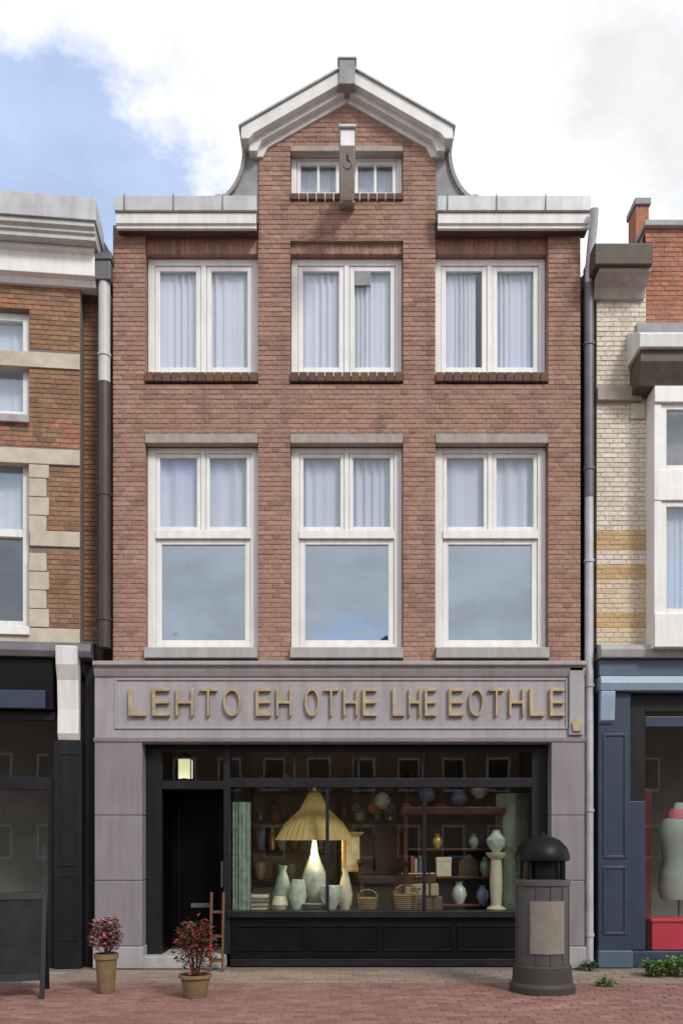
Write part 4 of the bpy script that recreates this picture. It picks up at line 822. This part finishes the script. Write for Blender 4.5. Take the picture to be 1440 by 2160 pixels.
# ================================================================== THINGS ON THE PAVEMENT
mat('bin_black', (.004, .004, .005), .45, var=.2, spec=.2); mat('bin_grey', (.085, .08, .085), .5, .2, var=.15, vscale=8, dirt=.4, dirtcol=(.05, .045, .04), streak=True); mat('bin_panel', (.22, .195, .16), .6, var=.15, vscale=10, dirt=.3, dirtcol=(.1, .09, .08)); mat('bin_base', (.04, .032, .03), .7, var=.2)
bx, by = X(1143, -1.75), -1.75
t = thing('litter_bin', 'tall grey litter bin with black domed lid in front of the right pillar', 'bin', (bx, by, 0)); 
def oct_(r, n=8, sy=1.0): return [(r * math.cos(math.pi / n + 2 * math.pi * i / n), sy * r * math.sin(math.pi / n + 2 * math.pi * i / n)) for i in range(n)]
MB().lathe([(.35, 0), (.35, .07), (.32, .10), (.31, .26), (.29, .28)], n=28).build('base', 'bin_base', t, .006, smooth=True)
MB().lathe([(.28, .281), (.28, 1.06), (.295, 1.07), (.295, 1.12), (.27, 1.13)], n=28).build('body', 'bin_grey', t, smooth=True)
# curved face plate
fp = MB()
for z0, z1, m_ in ((.40, .92, 'bin_panel'),):
    for k in range(10):
        a, b = rad(-90 - 38 + 7.6 * k), rad(-90 - 38 + 7.6 * (k + 1)); r0, r1 = .283, .292
        A = [(r0 * math.cos(a), r0 * math.sin(a)), (r1 * math.cos(a), r1 * math.sin(a)), (r1 * math.cos(b), r1 * math.sin(b)), (r0 * math.cos(b), r0 * math.sin(b))]; fp.extz(A, z0, z1)
fp.build('face_plate', 'bin_panel', t)
for k in range(12): a = k * math.pi / 6 + .1; MB().tube([(.283 * math.cos(a), .283 * math.sin(a), .29), (.283 * math.cos(a), .283 * math.sin(a), 1.06)], .008, 6).build('rib', 'bin_grey', t)
for k in range(4): a = k * math.pi / 2 + math.pi / 4; MB().tube([(.25 * math.cos(a), .25 * math.sin(a), 1.1), (.25 * math.cos(a), .25 * math.sin(a), 1.33)], .03, 8).build('lid_post', 'bin_black', t)
MB().lathe([(.2, 1.125), (.21, 1.13), (.2, 1.32)], n=24).build('liner', 'bin_black', t, smooth=True)
MB().lathe([(.27, 1.31), (.29, 1.32), (.29, 1.37), (.26, 1.45), (.19, 1.52), (.10, 1.56), (.03, 1.575), (.025, 1.60), (0, 1.605)], n=28).build('lid', 'bin_black', t, smooth=True)

for o_ in t.children: o_.data.transform(Matrix.Diagonal((1, 1, 1.07, 1)))
def foliage(name, parent, mats, n, rad_, zc, zr, size, seed, droop=0):
    r = random.Random(seed); V = []; F = []; MI = []
    for i in range(n):
        th = r.uniform(0, 6.283); u = r.uniform(-1, 1); q = r.random() ** .45
        p = Vector((rad_ * q * math.sqrt(1 - u * u) * math.cos(th), rad_ * q * math.sqrt(1 - u * u) * math.sin(th), zc + zr * q * u))
        d = Vector((math.cos(th), math.sin(th), r.uniform(-.6, 1) - droop)).normalized(); s_ = size * r.uniform(.6, 1.3); sd_ = d.cross(Vector((r.uniform(-.4, .4), r.uniform(-.4, .4), 1))).normalized() * s_ * .33; up = sd_.cross(d).normalized() * s_ * .1
        b = len(V); V += [p, p + d * s_ * .5 + sd_ + up, p + d * s_, p + d * s_ * .5 - sd_ + up]; F += [(b, b + 1, b + 2), (b, b + 2, b + 3)]; k = r.choices(range(len(mats)), [m[1] for m in mats])[0]; MI += [k, k]
    me = bpy.data.meshes.new(name); me.from_pydata([tuple(v) for v in V], [], F)
    for m in mats: me.materials.append(MATS[m[0]])
    me.polygons.foreach_set('material_index', MI); o = bpy.data.objects.new(name, me); C.objects.link(o); o.parent = parent; return o
mat('leaf_green', (.05, .085, .025), .6, var=.3, vscale=20); mat('leaf_lime', (.11, .19, .03), .6, var=.25, vscale=20); mat('leaf_bronze', (.075, .04, .02), .6, var=.3, vscale=20); mat('petal_pink', (.42, .16, .18), .7, var=.2, vscale=20); mat('petal_red', (.30, .03, .03), .7, var=.2, vscale=20); mat('pot_tan', (.19, .13, .065), .8, var=.2, vscale=9, bump=.2, dirt=.4, dirtcol=(.1, .07, .04)); mat('soil', (.04, .03, .02), .95)
def potted(px_, py_, pot_h, pot_r, fh, mats, label, seed, n=900, size=.05):
    y = CAM_H * PPM * CAM_D / (py_ - (2040 - CAM_H * PPM)) - CAM_D
    t = thing('potted_plant', label, 'plant', (X(px_, y), y, 0), group='potted plants by the door')
    MB().lathe([(pot_r * .68, 0), (pot_r * .72, .02), (pot_r * .95, pot_h * .86), (pot_r * 1.08, pot_h * .87), (pot_r * 1.08, pot_h), (pot_r * .94, pot_h), (pot_r * .9, pot_h * .9)], n=24).build('pot', 'pot_tan', t, smooth=True)
    MB().lathe([(pot_r * .93, pot_h * .86), (pot_r * .93, pot_h * .92), (0, pot_h * .94)], n=20).build('soil', 'soil', t)
    st = MB(); r = random.Random(seed)
    for k in range(7): a = r.uniform(0, 6.28); q = r.uniform(.2, .8) * pot_r; st.tube([(q * .3 * math.cos(a), q * .3 * math.sin(a), pot_h * .9), (q * math.cos(a), q * math.sin(a), pot_h + fh * .45), (1.4 * q * math.cos(a + .3), 1.4 * q * math.sin(a + .3), pot_h + fh * .9)], [.008, .006, .003], 5)
    st.build('stem', 'leaf_bronze', t); foliage('foliage', t, mats, n, pot_r * 1.35, pot_h + fh * .5, fh * .5, size, seed)
potted(224, 2094, .42, .12, .40, [('petal_pink', 5), ('leaf_green', 3), ('leaf_bronze', 2)], 'pink flowering plant in a tall tan pot before the left pillar', 3)
potted(412, 2104, .24, .16, .60, [('leaf_bronze', 5), ('petal_red', 3), ('leaf_green', 1)], 'bronze leaved plant with red flowers in a tan pot by the door', 5)
# wooden stand leaning beside the door jamb
t = thing('wooden_stand', 'narrow brown wooden stand beside the door step', 'stand', (X(458, -.32), -.32, 0))
for sx in (-.09, .06): MB().extx([(-.1, 0), (-.06, 0), (.06, .98), (.02, .98)], sx, sx + .03).build('rail', 'leather_brown', t, .004)
for z in (.12, .42, .72): MB().box(-.06, .06, -.1 + z * .12, .06 + z * .05, z, z + .025).build('tread', 'leather_brown', t, .003, fix=False)
# black pavement board at the left edge
mat('chalkboard', (.018, .018, .019), .85, spec=.2, var=.25, vscale=7, dirt=.4, dirtcol=(.04, .04, .04))
t = thing('pavement_board', 'black folding pavement board cut by the left edge of the picture', 'sign', (X(34, -2.0), -2.0, 0), rad(14))
for sgn in (-1, 1):
    L_ = MB(); q = .30
    def pt(x, z, off): return (x, sgn * (q * (1 - z / 1.08)) + off, z)
    for x0, x1, z0, z1 in ((-.31, -.26, 0, 1.08), (.26, .31, 0, 1.08), (-.26, .26, 1.0, 1.075), (-.26, .26, .18, .25)):
        A = [pt(x0, z0, -.014), pt(x1, z0, -.014), pt(x1, z1, -.014), pt(x0, z1, -.014)]; B = [pt(x0, z0, .014), pt(x1, z0, .014), pt(x1, z1, .014), pt(x0, z1, .014)]; L_._ext(A, B)
    fr_ = L_.build('leaf_frame', 'black_wood', t, .004); b_ = MB(); b_._ext([pt(-.26, .25, -.005), pt(.26, .25, -.005), pt(.26, 1.0, -.005), pt(-.26, 1.0, -.005)], [pt(-.26, .25, .005), pt(.26, .25, .005), pt(.26, 1.0, .005), pt(-.26, 1.0, .005)]); b_.build('board', 'chalkboard', fr_)
# low green plants in front of the navy shopfront
for k, (p, y, r_, h_, n_, m_, lb) in enumerate([(1384, -.75, .17, .2, 420, 'leaf_lime', 'bright green low plant in front of the navy shopfront pilaster'), (1426, -.7, .2, .22, 520, 'leaf_lime', 'bright green low plant at the right edge of the picture'), (1276, -1.45, .10, .07, 90, 'leaf_lime', 'small yellow green weed in the paving right of the litter bin'), (1243, -.3, .09, .12, 110, 'leaf_green', 'dark green weed at the foot of the right downpipe')]):
    t = thing('low_plant', lb, 'plant', (X(p, y), y, 0), group='low plants at the foot of the shopfronts'); foliage('foliage', t, [(m_, 3), ('leaf_green', 1)], n_, r_, h_ * .5, h_ * .5, .055, 40 + k)
    st = MB()
    for q in range(6): a = q * 1.05; st.tube([(0, 0, -.01), (r_ * .5 * math.cos(a), r_ * .5 * math.sin(a), h_ * .7)], [.006, .003], 5)
    st.build('stem', 'leaf_green', t)
# grey pot on the inside sill of the left first floor window
o = tag(MB().lathe([(.12, 0), (.17, .05), (.19, .2), (.17, .27), (.12, .30), (.13, .36), (.11, .36)], n=24).build('jug', 'bin_grey', None, smooth=True), 'dark grey jug standing inside the left first floor window', 'jug'); o.location = (X(374, .3), .36, Z(1362))
